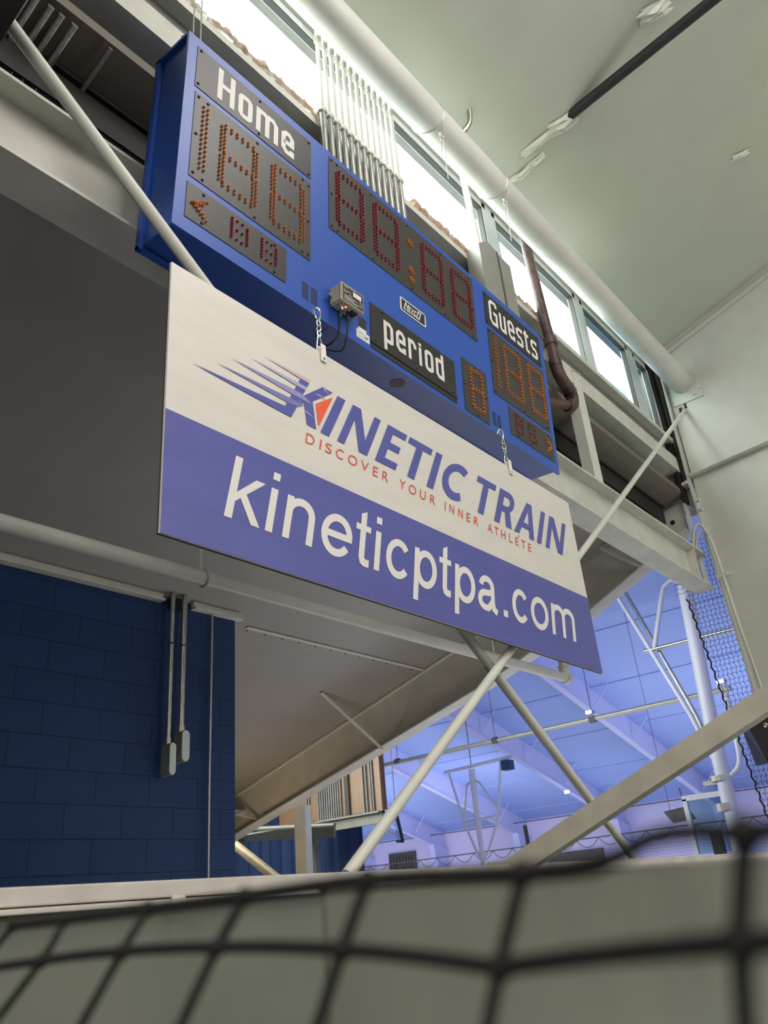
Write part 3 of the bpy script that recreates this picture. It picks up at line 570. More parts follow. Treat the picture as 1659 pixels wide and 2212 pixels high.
# radio receiver box on the face
B0, B1 = .700, .820   # along U
rc = thing('radio_receiver', 'small beige radio receiver box screwed to the blue scoreboard face', 'receiver', O+U*.76+VV*.08)
part(rc, 'case', 'ivory', lambda bm: obox(bm, O, U, VV, N, .712, .838, .083, .168, .002, .062, .006))
part(rc, 'lid', 'ivory', lambda bm: obox(bm, O, U, VV, N, .710, .840, .081, .170, .056, .068, .004))
lb = part(rc, 'rating_label', 'black', lambda bm: obox(bm, O, U, VV, N, .718, .833, .089, .162, .068, .0688))
part(lb, 'print', 'lite', lambda bm: [obox(bm, O, U, VV, N, .776, .822, .130, .152, .0688, .0692)]+[obox(bm, O, U, VV, N, a, b, y, y+.002, .0688, .0692) for a, b, y in ((.722, .79, .157), (.722, .745, .150), (.722, .765, .135), (.722, .742, .126), (.75, .77, .122), (.725, .80, .112), (.725, .78, .106), (.725, .81, .100), (.725, .80, .094), (.81, .829, .12), (.81, .829, .11), (.81, .829, .10))])
part(rc, 'side_bolt', 'zinc', lambda bm: tube(bm, [O+U*.712+VV*.12+N*.02, O+U*.690+VV*.12+N*.02], .007, 10))
part(rc, 'connector', 'bolt', lambda bm: tube(bm, [O+U*.74+VV*.083+N*.04, O+U*.74+VV*.060+N*.04], [.009, .007], 10))
part(rc, 'indicator_light', 'led', lambda bm: dome(bm, O+U*.758+VV*.083+N*.045, -VV, .005))
part(rc, 'socket', 'black', lambda bm: obox(bm, O, U, VV, N, .790, .822, .079, .083, .02, .05))
one('power_cable', 'black', lambda bm: [tube(bm, smoothpts([O+U*.74+VV*.062+N*.04, O+U*.738+VV*.02+N*.03, O+U*.75-VV*.03+N*.01, O+U*.745-VV*.06-N*.03, O+U*.765-VV*.02-N*.10, O+U*.77+VV*.0-N*.12]), .0042, 8), tube(bm, [O+U*.74+VV*.064+N*.04, O+U*.737+VV*.028+N*.032], .0075, 8)], 'thick black cable drooping from the connector of the receiver box', 'cable', None, True)
one('antenna_cable', 'black', lambda bm: [tube(bm, smoothpts([O+U*.785+VV*.08+N*.03, O+U*.788+VV*.02+N*.025, O+U*.80-VV*.03+N*.005, O+U*.81-VV*.055-N*.03, O+U*.79-VV*.03-N*.09, O+U*.775+VV*.0-N*.12]), .0028, 8), tube(bm, [O+U*.785+VV*.083+N*.03, O+U*.786+VV*.045+N*.028], .006, 8)], 'thin black cable looping down from the receiver box, right one', 'cable', None, True)

# ------------------------------------------------------------------ banner
BO = V((1.08, 1.56, .875)); BN = V((0, -1, 0)); BV = V((0, 0, 1))
bn = thing('hanging_banner', 'white and blue hanging sign board lettered KINETIC TRAIN, under the scoreboard', 'banner', (2.305, 1.56, .875))
part(bn, 'backing_board', 'banner', lambda bm: box(bm, (1.08, 1.5605, .875), (3.53, 1.568, 1.765)))
part(bn, 'blue_field', 'bblue', lambda bm: box(bm, (1.0805, 1.5598, .8755), (3.5295, 1.5604, .875+.371)))
part(bn, 'rear_edge_tape', 'black', lambda bm: [box(bm, (1.077, 1.5685, .872), (3.533, 1.570, .876)), box(bm, (1.077, 1.5685, .872), (1.081, 1.570, 1.765))])
Q1 = BO+BN*.0012
def web_text(bm):
    L = .110; X = .262; s = .213; w = .0275; h = w/2
    def R(p, cl=False, ww=w): ribbon(bm, p, ww, Q1, U, BV, cl, s, L)
    def arc(cx, cy, rx_, ry_, a0, a1, n=20): return [(cx+rx_*math.cos(math.radians(a0+(a1-a0)*i/n)), cy+ry_*math.sin(math.radians(a0+(a1-a0)*i/n))) for i in range(n+1)]
    def oval(x0, x1, y0, y1): R(arc((x0+x1)/2, (y0+y1)/2, (x1-x0)/2-h, (y1-y0)/2-h, 0, 345, 23), True)
    def stem(x, y0, y1): R([(x+h, y0), (x+h, y1)])
    def hump(xl, xr, ytop, y0, r=.045): R([(xl, ytop-.085)]+arc((xl+xr)/2, ytop-h-r, (xr-xl)/2, r, 170, 0, 14)+[(xr, y0)])
    stem(.201, L, .317); poly(bm, [(.229, .178), (.262, .205), (.330, L), (.298, L), (.243, .187)], Q1, U, BV, s, L)
    poly(bm, [(.226, .165), (.226, .196), (.290, X), (.326, X)], Q1, U, BV, s, L)
    for x in (.350, .828): stem(x, L, X-.002); stem(x, .290, .317)
    stem(.417, L, X-.002); hump(.431, .527, X+.001, L)
    x0, x1 = .572, .715; cx = (x0+x1)/2; cy = (.107+X)/2
    R(arc(cx, cy, (x1-x0)/2-h, (X-.107)/2-h, -8, 322, 26)[1:] if False else arc(cx, cy, (x1-x0)/2-h, (X-.107)/2-h, 0, 325, 26)); R([(x0+h, cy), (x1-.001, cy)], ww=w*.9)
    for x0, x1 in ((.728, .802), (1.188, 1.262)):
        x = x0+.022; R([(x+h, .300), (x+h, .140), (x+h+.006, .126), (x+h+.016, .121), (x1, .121)]); R([(x0, .250), (x1, .250)], ww=.023)
        poly(bm, [(x, .298), (x+w, .298), (x+w, .317), (x, .303)], Q1, U, BV, s, L)
    for x0, x1 in ((.886, 1.018), (1.691, 1.821)): R(arc((x0+x1)/2, cy, (x1-x0)/2-h, (X-.107)/2-h, 38, 322, 24))
    for x0, x1 in ((1.041, 1.174), (1.288, 1.423)): stem(x0, .052, X-.002); oval(x0+.004, x1, .107, X)
    x0, x1 = 1.441, 1.572
    R(arc((x0+x1)/2-.003, X-h-.040, (x1-x0)/2-h-.010, .040, 170, 15, 12)+[(x1-h-.012, .150), (x1-h-.006, .125), (x1+.006, .112)])
    R([(x1-h-.012, .193), (x0+.065, .186)]+arc(x0+.056, .153, .042, .033, 100, 270, 10)+[(x0+.075, .122), (x1-h-.018, .150)])
    poly(bm, [(1.623, L), (1.655, L), (1.655, .139), (1.623, .139)], Q1, U, BV, s, L)
    oval(1.839, 1.989, .107, X)
    stem(2.017, L, X-.002); hump(2.031, 2.125, X+.001, L, .038); hump(2.125, 2.219, X+.001, L, .038)
part(bn, 'web_address_lettering', 'letter', web_text)
TAG = (('discover_lettering', (('D', .534, .573), ('I', .598, .605), ('S', .624, .655), ('C', .676, .712), ('O', .736, .783), ('V', .802, .842), ('E', .866, .893), ('R', .918, .950))),
    ('your_lettering', (('Y', 1.014, 1.050), ('O', 1.069, 1.114), ('U', 1.138, 1.173), ('R', 1.201, 1.235))),
    ('inner_lettering', (('I', 1.296, 1.302), ('N', 1.327, 1.358), ('N', 1.387, 1.419), ('E', 1.446, 1.472), ('R', 1.498, 1.530))),
    ('athlete_lettering', (('A', 1.597, 1.636), ('T', 1.651, 1.683), ('H', 1.704, 1.739), ('L', 1.767, 1.793), ('E', 1.819, 1.846), ('T', 1.869, 1.904), ('E', 1.927, 1.954))))
for nm, chs in TAG: part(bn, nm, 'red2', lambda bm: [put_glyph(bm, ch, x0, x1, .478, .519, Q1, U, BV, .22, .478) for ch, x0, x1 in chs])
def kin(bm):
    b, t, s, w = .547, .738, .517, .042; h = t-b
    P = lambda pts: poly(bm, pts, Q1, U, BV, s, b); R = lambda pts, ww=w: ribbon(bm, pts, ww, Q1, U, BV, slant=s, base=b)
    def Nn(x0, x1):
        P([(x0, b), (x0+w*.85, b), (x0+w*.85, t), (x0, t)]); P([(x1-w*.85, b), (x1, b), (x1, t), (x1-w*.85, t)]); P([(x0, t), (x0+w*1.05, t), (x1, b), (x1-w*1.05, b)])
    def I(x0, ww=w): P([(x0, b), (x0+ww, b), (x0+ww, t), (x0, t)])
    I(.608); Nn(.689, .844)
    x0, x1 = .886, 1.002; P([(x0, b), (x0+w, b), (x0+w, t), (x0, t)])
    for y in (b, b+h*.42, t-h*.17): P([(x0+w, y), (x1-(.012 if y > b and y < t-h*.2 else 0), y), (x1-(.012 if y > b and y < t-h*.2 else 0), y+h*.17), (x0+w, y+h*.17)])
    def T(x0, x1): m = (x0+x1)/2; P([(x0, t-h*.17), (x1, t-h*.17), (x1, t), (x0, t)]); P([(m-w/2, b), (m+w/2, b), (m+w/2, t-h*.17), (m-w/2, t-h*.17)])
    T(1.018, 1.166); I(1.190)
    cx, cy, rx_, ry_ = 1.362, b+h/2, .076, h/2-.018
    R([(cx+rx_*math.cos(math.radians(a)), cy+ry_*math.sin(math.radians(a))) for a in range(52, 309, 12)], .040)
    T(1.489, 1.634)
    x0, x1 = 1.665, 1.806; P([(x0, b), (x0+w, b), (x0+w, t), (x0, t)])
    ry2 = h*.22; cyr = t-.017-ry2; R([(x0+w*.9, t-.017), (x0+.07, t-.017)]+[(x0+.072+.042*math.cos(math.radians(a)), cyr+ry2*math.sin(math.radians(a))) for a in (75, 50, 25, 0, -25, -50, -75)]+[(x0+.07, cyr-ry2), (x0+w*.9, cyr-ry2)], .034)
    P([(x0+.058, cyr-ry2+.012), (x0+.098, cyr-ry2+.012), (x1, b), (x1-w*1.1, b)])
    x0, x1 = 1.827, 1.999; m = (x0+x1)/2
    P([(x0, b), (x0+w, b), (m+.004, t-.03), (m+.022, t), (m-.022, t)]); P([(x1-w, b), (x1, b), (m+.022, t), (m-.022, t), (m-.004, t-.03)]); P([(x0+.035, b+h*.22), (x1-.035, b+h*.22), (x1-.05, b+h*.38), (x0+.05, b+h*.38)])
    I(2.023, .039); Nn(2.103, 2.264)
part(bn, 'title_lettering', 'bblue', kin)
Q2 = BO+BN*.0006
def kbase(bm):
    P = lambda pts, q=Q1: poly(bm, pts, q, U, BV)
    P([(.474, .548), (.512, .615), (.575, .739), (.528, .739), (.524, .723), (.415, .567)]) if False else None
    P([(.081, .561), (.448, .566), (.474, .548), (.511, .613), (.456, .596), (.448, .579)]) if False else None
    P([(.474, .548), (.548, .690), (.565, .722), (.524, .722), (.432, .548)])                 # stem
    P([(.511, .615), (.536, .631), (.545, .550), (.588, .549), (.578, .656), (.683, .739), (.631, .739), (.533, .657)])   # arms
part(bn, 'logo_letter', 'bblue', kbase)
def wedge(p): return lambda bm: poly(bm, p, Q1+BN*.0006, U, BV)
part(bn, 'speed_stripe', 'bblue', wedge([(.081, .561), (.446, .578), (.462, .602), (.500, .597), (.474, .548), (.432, .548)]))
part(bn, 'speed_stripe', 'bblue2', wedge([(.161, .607), (.470, .620), (.535, .620), (.505, .602), (.458, .598)]))
part(bn, 'speed_stripe', 'bmid', wedge([(.224, .653), (.485, .663), (.533, .660), (.575, .640), (.478, .640)]))
part(bn, 'speed_stripe', 'blilac', wedge([(.298, .695), (.510, .700), (.553, .700), (.546, .684), (.498, .684)]))
part(bn, 'speed_stripe', 'bpink', wedge([(.354, .730), (.573, .739), (.563, .722), (.524, .722)]))
for k, p in enumerate(([(.590, .694), (.650, .690), (.612, .699)], [(.632, .731), (.668, .722), (.640, .736)], [(.542, .597), (.584, .590), (.541, .605)])): part(bn, 'logo_sliver', 'blilac', wedge(p))  # small pale slivers on the logo
part(bn, 'logo_arrow', 'orange', wedge([(.592, .652), (.681, .719), (.600, .565)]))
for x, z in ((1.975, .60), (1.860, .53)): part(bn, 'small_mark', 'dark', lambda bm: disc(bm, BO+U*x+BV*z, BN, .0028, .003, 8))
# chains holding the banner
for k, x in enumerate((1.722, 2.965)):
    h = thing('chain_hanger', ['short chain and bracket holding up the banner below the receiver box', 'short chain and bracket holding up the banner near its right end'][k], 'chain', (x, 1.57, 1.72), 'chains between scoreboard and banner')
    part(h, 'hook', 'zinc', lambda bm: tube(bm, smoothpts([(x-.006, 1.592, 1.955), (x-.004, 1.578, 1.975), (x+.010, 1.572, 1.972), (x+.012, 1.572, 1.945), (x+.002, 1.572, 1.918), (x-.012, 1.572, 1.928), (x-.02, 1.574, 1.952)]), .0035, 8), True)
    part(h, 'link', 'zinc', lambda bm: torus(bm, (x, 1.571, 1.905), (.3, 1, 0), .0075, .0026, 14, (0, 0, 1), 1.9), True)
    part(h, 'link', 'zinc', lambda bm: torus(bm, (x, 1.571, 1.880), (1, .2, 0), .0085, .003, 14, (0, 0, 1), 1.9), True)
    part(h, 'link', 'zinc', lambda bm: torus(bm, (x, 1.571, 1.857), (.4, 1, 0), .0075, .0026, 14, (0, 0, 1), 1.7), True)
    part(h, 'shackle', 'zinc', lambda bm: tube(bm, smoothpts([(x-.012, 1.578, 1.775), (x-.010, 1.571, 1.83), (x-.002, 1.571, 1.852), (x+.008, 1.571, 1.825), (x+.012, 1.568, 1.80), (x+.008, 1.562, 1.788)]), .003, 8), True)
    part(h, 'bracket', 'lite', lambda bm: [box(bm, (x-.013, 1.553, 1.725), (x+.013, 1.5585, 1.800), .002), box(bm, (x-.013, 1.570, 1.725), (x+.013, 1.574, 1.800), .001)])
    part(h, 'bolt', 'bolt', lambda bm: dome(bm, (x, 1.553, 1.738), (0, -1, 0), .006))

# ------------------------------------------------------------------ low pipe, conduits on the blue wall
lp = thing('sprinkler_pipe', 'white pipe slung under the lean-to soffit below the banner', 'pipe', (4, 3.2, 1.6))
part(lp, 'pipe_body', 'white', lambda bm: tube(bm, [(-1, 3.2, 1.598), (1.404, 3.2, 1.603), (6.45, 3.2, 1.638)], .040, 24), True)
part(lp, 'end_cap', 'white', lambda bm: [tube(bm, [(6.43, 3.2, 1.638), (6.50, 3.2, 1.638)], .050, 20), tube(bm, [(6.445, 3.2, 1.638), (6.445, 3.2, 1.73)], .046, 20), torus(bm, (6.445, 3.2, 1.73), (0, 0, 1), .048, .010)], True)
part(lp, 'riser', 'white', lambda bm: tube(bm, [(6.445, 3.2, 1.73), (6.445, 3.2, 2.66)], .036, 16), True)
for k, x in enumerate((2.50, 5.33)):
    part(lp, 'strap_hanger', 'white', lambda bm: [torus(bm, (x, 3.2, 1.612), (1, 0, .15), .045, .007), bar(bm, (x-.02, 3.2, 1.655), (x-.05, 3.2, lean_z(3.2)), .018, .003, (0, 1, 0))])
for k, (x, zb, rr_, bw) in enumerate(((3.457, 1.14, .018, .034), (3.563, 1.235, .022, .042))):
    c = thing('conduit_with_body', ['left thinner', 'right thicker'][k]+' steel conduit ending in an oval junction body on the blue wall', 'conduit', (x, 4.80, zb-.22), 'conduits on the blue wall')
    part(c, 'tube', 'steel', lambda bm: tube(bm, smoothpts([(x+.02, 4.815, 2.32), (x+.015, 4.80, 2.26), (x, 4.79, 2.15), (x, 4.79, 1.7), (x, 4.79, zb)]), rr_, 14), True)
    part(c, 'coupling', 'bolt', lambda bm: tube(bm, [(x, 4.79, zb+.01), (x, 4.79, zb-.045)], rr_*1.25, 14), True)
    def bodyf(bm, w=bw, y0=4.735, y1=4.83, z0=zb-.25, z1=zb-.03):
        pts = [(x+w/2*math.cos(t), y0, z1-w/2+w/2*math.sin(t)) for t in (math.pi*i/8 for i in range(9))]+[(x+w/2*math.cos(t), y0, z0+w/2+w/2*math.sin(t)) for t in (math.pi+math.pi*i/8 for i in range(9))]
        prism(bm, pts, (0, y1-y0, 0))
    part(c, 'junction_body', 'duct', lambda bm: bodyf(bm, bw*1.5))
    part(c, 'cover_plate', 'alu', lambda bm: bodyf(bm, bw*1.5, 4.728, 4.735, zb-.245, zb-.035))
    part(c, 'tube_clip', 'dark', lambda bm: torus(bm, (x, 4.79, 1.83), (0, 0, 1), rr_*1.1, .006))
one('thin_conduit', 'steel', lambda bm: tube(bm, smoothpts([(3.868, 4.84, 2.18), (3.866, 4.84, 1.6), (3.860, 4.84, .9), (3.862, 4.84, .15)]), .010, 10), 'thin steel conduit running the full height of the blue wall near its corner', 'conduit', None, True)
one('taped_opening', 'black', lambda bm: box(bm, (3.47, 4.835, 2.12), (3.57, 4.868, 2.30)), 'dark gap where the two conduits pass through the trim', 'gap')
one('soffit_seam', 'vinyl', lambda bm: [bar(bm, (4.34, 4.98, lean_z(4.98)-.004), (6.78, 4.98, lean_z(4.98)-.004), .05, .006)]+[], 'raised seam with screws along the lean-to soffit', 'seam')
for k in range(12): one('seam_screw', 'black', lambda bm: disc(bm, (4.38+k*.205, 5.015, lean_z(5.015)), (0, 0, -1), .006, .008, 8), 'small dark screw on the soffit seam', 'screw', 'screws along the soffit seam')

# ------------------------------------------------------------------ things under the rafter end
pbx = thing('paneled_booth', 'wood-faced booth end with dark vertical slats hanging beyond the rafter', 'booth', (9.0, 8.3, 1.0))
part(pbx, 'wood_panel', 'wood', lambda bm: box(bm, (9.0, 7.55, 1.15), (9.12, 9.6, 1.95)))
for y in [8.28+.045*k for k in range(11)]+[7.66, 7.70, 7.78, 7.84, 8.92, 8.97]: part(pbx, 'slat', 'dark', lambda bm: box(bm, (8.97, y, 1.12), (9.0, y+.022, 1.9)), label='dark vertical slat')
part(pbx, 'leg', 'dark', lambda bm: box(bm, (9.45, 9.3, -1.6), (9.55, 9.4, 1.0)))
part(pbx, 'corner_post', 'brown', lambda bm: box(bm, (8.965, 8.12, 1.12), (9.0, 8.20, 1.9)))
part(pbx, 'side_panel', 'wood', lambda bm: box(bm, (8.95, 7.50, 1.12), (9.0, 7.60, 1.9)))
part(pbx, 'base_channel', 'boothc', lambda bm: [box(bm, (8.93, 7.50, .97), (9.0, 9.6, 1.12)), box(bm, (8.86, 7.50, 1.10), (9.0, 9.6, 1.125))])
one('white_post', 'white', lambda bm: box(bm, (7.2, 7.235, -1.6), (7.3, 7.42, 1.12)), 'white post standing at the end of the dark blue curtain', 'post')
def drape(bm):
    n = 120; pr = []
    for k in range(n+1): y = 9.2+5.6*k/n-1.4; pr.append((10.2+.05*math.sin(k*1.1)+.02*math.sin(k*2.3), y+1.2))
    for k in range(n):
        a, b = pr[k], pr[k+1]; bm.faces.new([bm.verts.new(p) for p in ((a[0], a[1], -1.6), (b[0], b[1], -1.6), (b[0], b[1], 2.4), (a[0], a[1], 2.4))])
    bmesh.ops.remove_doubles(bm, verts=bm.verts, dist=.001)
    g = bmesh.ops.extrude_face_region(bm, geom=list(bm.faces)); bmesh.ops.translate(bm, verts=[v for v in g['geom'] if isinstance(v, bmesh.types.BMVert)], vec=(.006, 0, 0))
one('blue_curtain', 'curtain', drape, 'dark blue pleated curtain hanging behind the white post', 'curtain', None, True)
one('yellow_pipe', 'yellow', lambda bm: tube(bm, [(7.5, 9.2, 1.02), (7.5, 8.85, .83), (7.5, 8.12, .40), (7.5, 4.6, -1.58)], .06, 18), 'tan yellow pipe slanting down beside the blue wall corner', 'pipe', None, True)
def flut(bm):
    box(bm, (8.0, 9.6, .9), (8.3, 10.0, .98))
    for k in range(9): tube(bm, [(7.9+.05*k, 9.6, 1.10-.015*k), (7.9+.05*k, 7.42+.05*k, .92-.01*k)], .028, 8)
    box(bm, (7.9, 7.9, .98), (8.3, 9.6, 1.0))
one('folded_bleacher_slats', 'boothc', flut, 'stack of grey metal slats under the rafter end', 'slats')

# ------------------------------------------------------------------ hall beyond
hz = lambda x: 2.48+.2756*(30-x)
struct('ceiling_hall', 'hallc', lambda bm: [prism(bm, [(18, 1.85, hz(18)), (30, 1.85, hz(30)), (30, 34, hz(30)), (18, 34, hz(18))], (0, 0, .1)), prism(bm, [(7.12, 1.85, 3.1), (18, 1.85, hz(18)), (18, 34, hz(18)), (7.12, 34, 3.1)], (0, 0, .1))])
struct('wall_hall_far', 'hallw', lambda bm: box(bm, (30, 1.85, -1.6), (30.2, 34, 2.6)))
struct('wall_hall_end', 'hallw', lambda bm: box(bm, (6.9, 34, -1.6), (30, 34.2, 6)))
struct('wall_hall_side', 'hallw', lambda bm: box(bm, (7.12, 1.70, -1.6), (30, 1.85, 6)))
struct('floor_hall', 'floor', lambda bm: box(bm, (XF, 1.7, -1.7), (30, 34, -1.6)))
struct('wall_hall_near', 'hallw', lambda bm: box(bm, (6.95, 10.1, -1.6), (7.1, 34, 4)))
HR = ['nearest to the column', 'second from the column', 'third from the column', 'fourth from the column', 'farthest from the column']
for k, y in enumerate((9.8, 13.5, 17.7, 21.8, 25.9)):
    t = thing('hall_rafter', 'lilac sloping roof rafter in the far hall, '+HR[k], 'rafter', (30, y, 1.6), 'hall roof rafters')
    zb = lambda x: 1.78+.2756*(30-x)-(0 if x < 29.9 else 0)
    part(t, 'web', 'halls', lambda bm: prism(bm, [(29.98, y, 1.75), (18, y, zb(18)), (18, y, hz(18)), (29.98, y, hz(30))], (0, .03, 0)))
    part(t, 'flange', 'halls', lambda bm: prism(bm, [(29.98, y-.06, 1.75), (18, y-.06, zb(18)), (18, y+.12, zb(18)), (29.98, y+.12, 1.75)], (0, 0, -.03)))
    part(t, 'wall_column', 'halls', lambda bm: prism(bm, [(29.98, y-.12, -1.6), (29.7, y-.12, -1.6), (29.0, y-.12, 2.02), (29.98, y-.12, 1.8)], (0, .27, 0)))
    for j in range(4): part(t, 'fly_brace', 'halls', lambda bm: bar(bm, (21+2.3*j, y-.6, hz(21+2.3*j)-.05), (21+2.3*j, y-.1, zb(21+2.3*j)+.1), .04, .02))
struct('trim_6', 'hallc', lambda bm: [box(bm, (x, 2, hz(x)-.025), (x+.03, 33.9, hz(x)+.01)) for x in (18.5, 21.1, 23.7, 26.3, 28.9)])
one('eave_rod', 'dark', lambda bm: [tube(bm, [(29, 3, 2.35), (29, 33, 2.35)], .02, 6)], 'dark rod along the top of the far hall wall', 'rod')
# truss pipe with lights
tpb = thing('lighting_pipe', 'long horizontal pipe carrying small bright lamps across the hall', 'pipe', (12, 7, 2.3))
part(tpb, 'pipe_body', 'duct', lambda bm: tube(bm, [(12, 10.4, 2.29), (12, 3.45, 2.33)], .04, 10), True)
for y in (9.6, 7.45, 5.62): part(tpb, 'hanger_rod', 'dark', lambda bm: [tube(bm, [(12, y, 2.33), (12, y, 4.31)], .006, 6), tube(bm, [(12, y-.05, 2.31), (12, y+.05, 2.31)], .055, 8)])
LL = ['small lit lamp on the hall pipe at the dark net', 'small lit lamp hanging on the middle of the hall pipe', 'small lit lamp on the hall ceiling left of the brace rod']
for k, p in enumerate(((12, 3.56, 2.42), (12, 5.66, 2.40), (24, 12.55, 2.58))):
    t = thing('hall_lamp_head', LL[k], 'lamp', p, 'lit hall lamps'); x, y, z = p; s = .6 if k < 2 else 1.1
    part(t, 'housing', 'hwhite', lambda bm: box(bm, (x-.02, y-.09*s, z), (x+.1, y+.09*s, z+.09*s)))
    part(t, 'lens', 'lamp', lambda bm: box(bm, (x-.03, y-.07*s, z+.01), (x-.02, y+.07*s, z+.075*s)))
# basketball hoist
gh = thing('goal_hoist_frame', 'white tubular goal hoist frame hanging in the hall, left of the sloping tube', 'frame', (15, 10, .6))
part(gh, 'centre_mast', 'hwhite', lambda bm: tube(bm, [(15, 10.0, 2.40), (15, 10.0, .50)], [.07, .05], 12), True)
part(gh, 'crossbar', 'hwhite', lambda bm: tube(bm, [(15, 10.72, 2.44), (15, 8.95, 2.50)], .035, 8), True)
part(gh, 'side_tube', 'hwhite', lambda bm: tube(bm, [(15, 10.6, 2.40), (15, 10.33, 1.30), (15, 10.1, .72), (15, 10.0, .6)], .026, 8), True)
part(gh, 'side_tube', 'hwhite', lambda bm: tube(bm, [(15, 9.25, 2.46), (15, 9.50, 1.35), (15, 9.85, .74), (15, 10.0, .6)], .026, 8), True)
part(gh, 'inner_loop', 'hwhite', lambda bm: tube(bm, [(15, 10.35, 1.36), (15, 10.17, 2.1), (15, 10.08, 2.15), (15, 9.93, 2.15), (15, 9.84, 2.1), (15, 9.42, 1.42)], .022, 8), True)
part(gh, 'lower_bar', 'hwhite', lambda bm: tube(bm, [(15, 10.4, 1.34), (15, 9.38, 1.42)], .026, 8), True)
part(gh, 'hoist_cable', 'dark', lambda bm: tube(bm, [(15, 10.0, 2.46), (15, 10.0, 5.04)], .01, 6))
part(gh, 'motor', 'curtain', lambda bm: box(bm, (14.9, 9.0, 2.25), (15.1, 9.2, 2.44)), label='dark blue winch motor')
# tubular goal mast on the right
gm = thing('goal_mast', 'large white tubular mast with clamps beside the black net', 'mast', (10, 3.2, -1.6))
part(gm, 'mast_tube', 'hwhite', lambda bm: tube(bm, [(10, 3.10, 3.30), (10, 3.21, 1.39), (10, 3.26, -1.6)], .085, 16), True)
part(gm, 'slanted_tube', 'hwhite', lambda bm: tube(bm, [(10, 4.02, 3.5), (10, 3.42, 1.75), (10, 3.20, .90)], .028, 10), True)
part(gm, 'slanted_tube', 'steel', lambda bm: tube(bm, [(10.1, 3.95, 3.6), (10.1, 3.38, 1.72), (10.1, 3.25, 1.1)], .026, 10), True)
part(gm, 'cross_pipe', 'steel', lambda bm: tube(bm, [(10, 3.80, 2.62), (10, 2.1, 2.61)], .028, 10), True)
part(gm, 'curved_handle', 'hwhite', lambda bm: tube(bm, smoothpts([(10, 3.66, 2.63), (10, 3.40, 3.28), (10, 3.32, 3.39), (10, 3.22, 3.42), (10, 3.08, 3.30)]), .03, 10), True)
part(gm, 'clamp', 'bolt', lambda bm: [tube(bm, [(10, 3.25, .94), (10, 3.25, 1.0)], .11, 12), box(bm, (9.95, 3.2, .92), (10.05, 3.45, .96))])
part(gm, 'clamp', 'bolt', lambda bm: tube(bm, [(10, 3.27, .62), (10, 3.27, .70)], .11, 12))
part(gm, 'curved_brace', 'hwhite', lambda bm: tube(bm, smoothpts([(10, 3.2, .95), (10, 3.0, 1.1), (10, 2.96, 1.5), (10, 2.95, 1.9)]), .03, 8), True)
gbk = thing('glass_backboard', 'glass backboard in a white frame clamped to the big mast', 'backboard', (10, 3.45, .2))
part(gbk, 'pane', 'bbglass', lambda bm: box(bm, (10.0, 3.30, .20), (10.02, 3.72, .78)))
part(gbk, 'frame_bar', 'hwhite', lambda bm: [box(bm, (9.98, 3.28, .78), (10.04, 3.75, .84)), box(bm, (9.98, 3.70, .2), (10.04, 3.75, .80))])
part(gbk, 'padding', 'black', lambda bm: box(bm, (9.97, 3.40, .18), (10.05, 3.52, .42)))
fd = thing('flood_light', 'grey square floodlight hanging in the hall right of the sloping tube', 'floodlight', (16, 6.2, 1.0))
part(fd, 'housing', 'dark', lambda bm: prism(bm, [(16, 6.42, 1.12), (16, 5.98, 1.16), (16.1, 5.90, .93), (16.1, 6.32, .90)], (.12, 0, 0)))
part(fd, 'stem', 'dark', lambda bm: [tube(bm, [(16.05, 6.3, 1.12), (16.05, 6.34, 5.3)], .005, 6), tube(bm, [(16.05, 6.0, 1.15), (16.05, 6.03, 1.5)], .012, 6)])
fd2 = thing('flood_light', 'grey floodlight hanging low in the hall left of the brace rod', 'floodlight', (24, 22.2, 1.3))
part(fd2, 'housing', 'duct', lambda bm: prism(bm, [(24, 22.6, 1.48), (24, 22.05, 1.50), (24.1, 21.9, 1.27), (24.1, 22.45, 1.25)], (.12, 0, 0)))
part(fd2, 'stem', 'dark', lambda bm: tube(bm, [(24.05, 22.3, 1.48), (24.05, 22.35, 4.1)], .006, 6))
hp = thing('small_hoop', 'small black-framed hoop backboard seen behind the left brace rod', 'backboard', (16, 13.1, 1.2))
part(hp, 'frame', 'black', lambda bm: [bar(bm, (16, 13.0, 2.0), (16, 12.85, 1.25), .06, .05, (1, 0, 0)), bar(bm, (16, 13.0, 2.0), (16.4, 13.4, 1.9), .05, .05), bar(bm, (16, 12.85, 1.25), (16.4, 13.35, 1.3), .05, .05)])
part(hp, 'hanger', 'hwhite', lambda bm: tube(bm, [(16, 13.0, 2.0), (16.1, 13.05, 5.28)], .015, 6))
part(hp, 'pane', 'bbglass', lambda bm: prism(bm, [(16, 13.0, 1.95), (16, 12.87, 1.27), (16.4, 13.35, 1.32), (16.4, 13.4, 1.88)], (.02, 0, 0)))
part(hp, 'rim', 'hwhite', lambda bm: torus(bm, (16.0, 13.1, 1.6), (1, 1, 0), .16, .02))
def scallop(bm):
    x = 28.5; tube(bm, [(x, 32, 1.40), (x, 2.2, 1.50)], .022, 6)
    y = 32.0
    while y > 2.4:
        tube(bm, [(x, y-.9*t, 1.40+.1*(32-y)/30-.30*(1-(2*t-1)**2)) for t in (0, .15, .3, .5, .7, .85, 1)], .014, 5); y -= .9
dn_ = thing('divider_net', 'pale divider net with a scalloped top edge hanging along the far hall wall', 'net', (28.5, 17, -1.6))
part(dn_, 'scalloped_rope', 'dark', scallop)
def netlines(bm):
    for k in range(14):
        z = 1.0-.10*k; pts = [(28.5, 32-30*i/66, z+.05*math.sin(i*math.pi)) for i in range(67)]
        pts = [(28.5, 32-30*i/132, z+(.025 if i % 2 else -.025)) for i in range(133)]; tube(bm, pts, .005, 3, cap=False)
part(dn_, 'netting', 'greyd', netlines, kind='stuff')
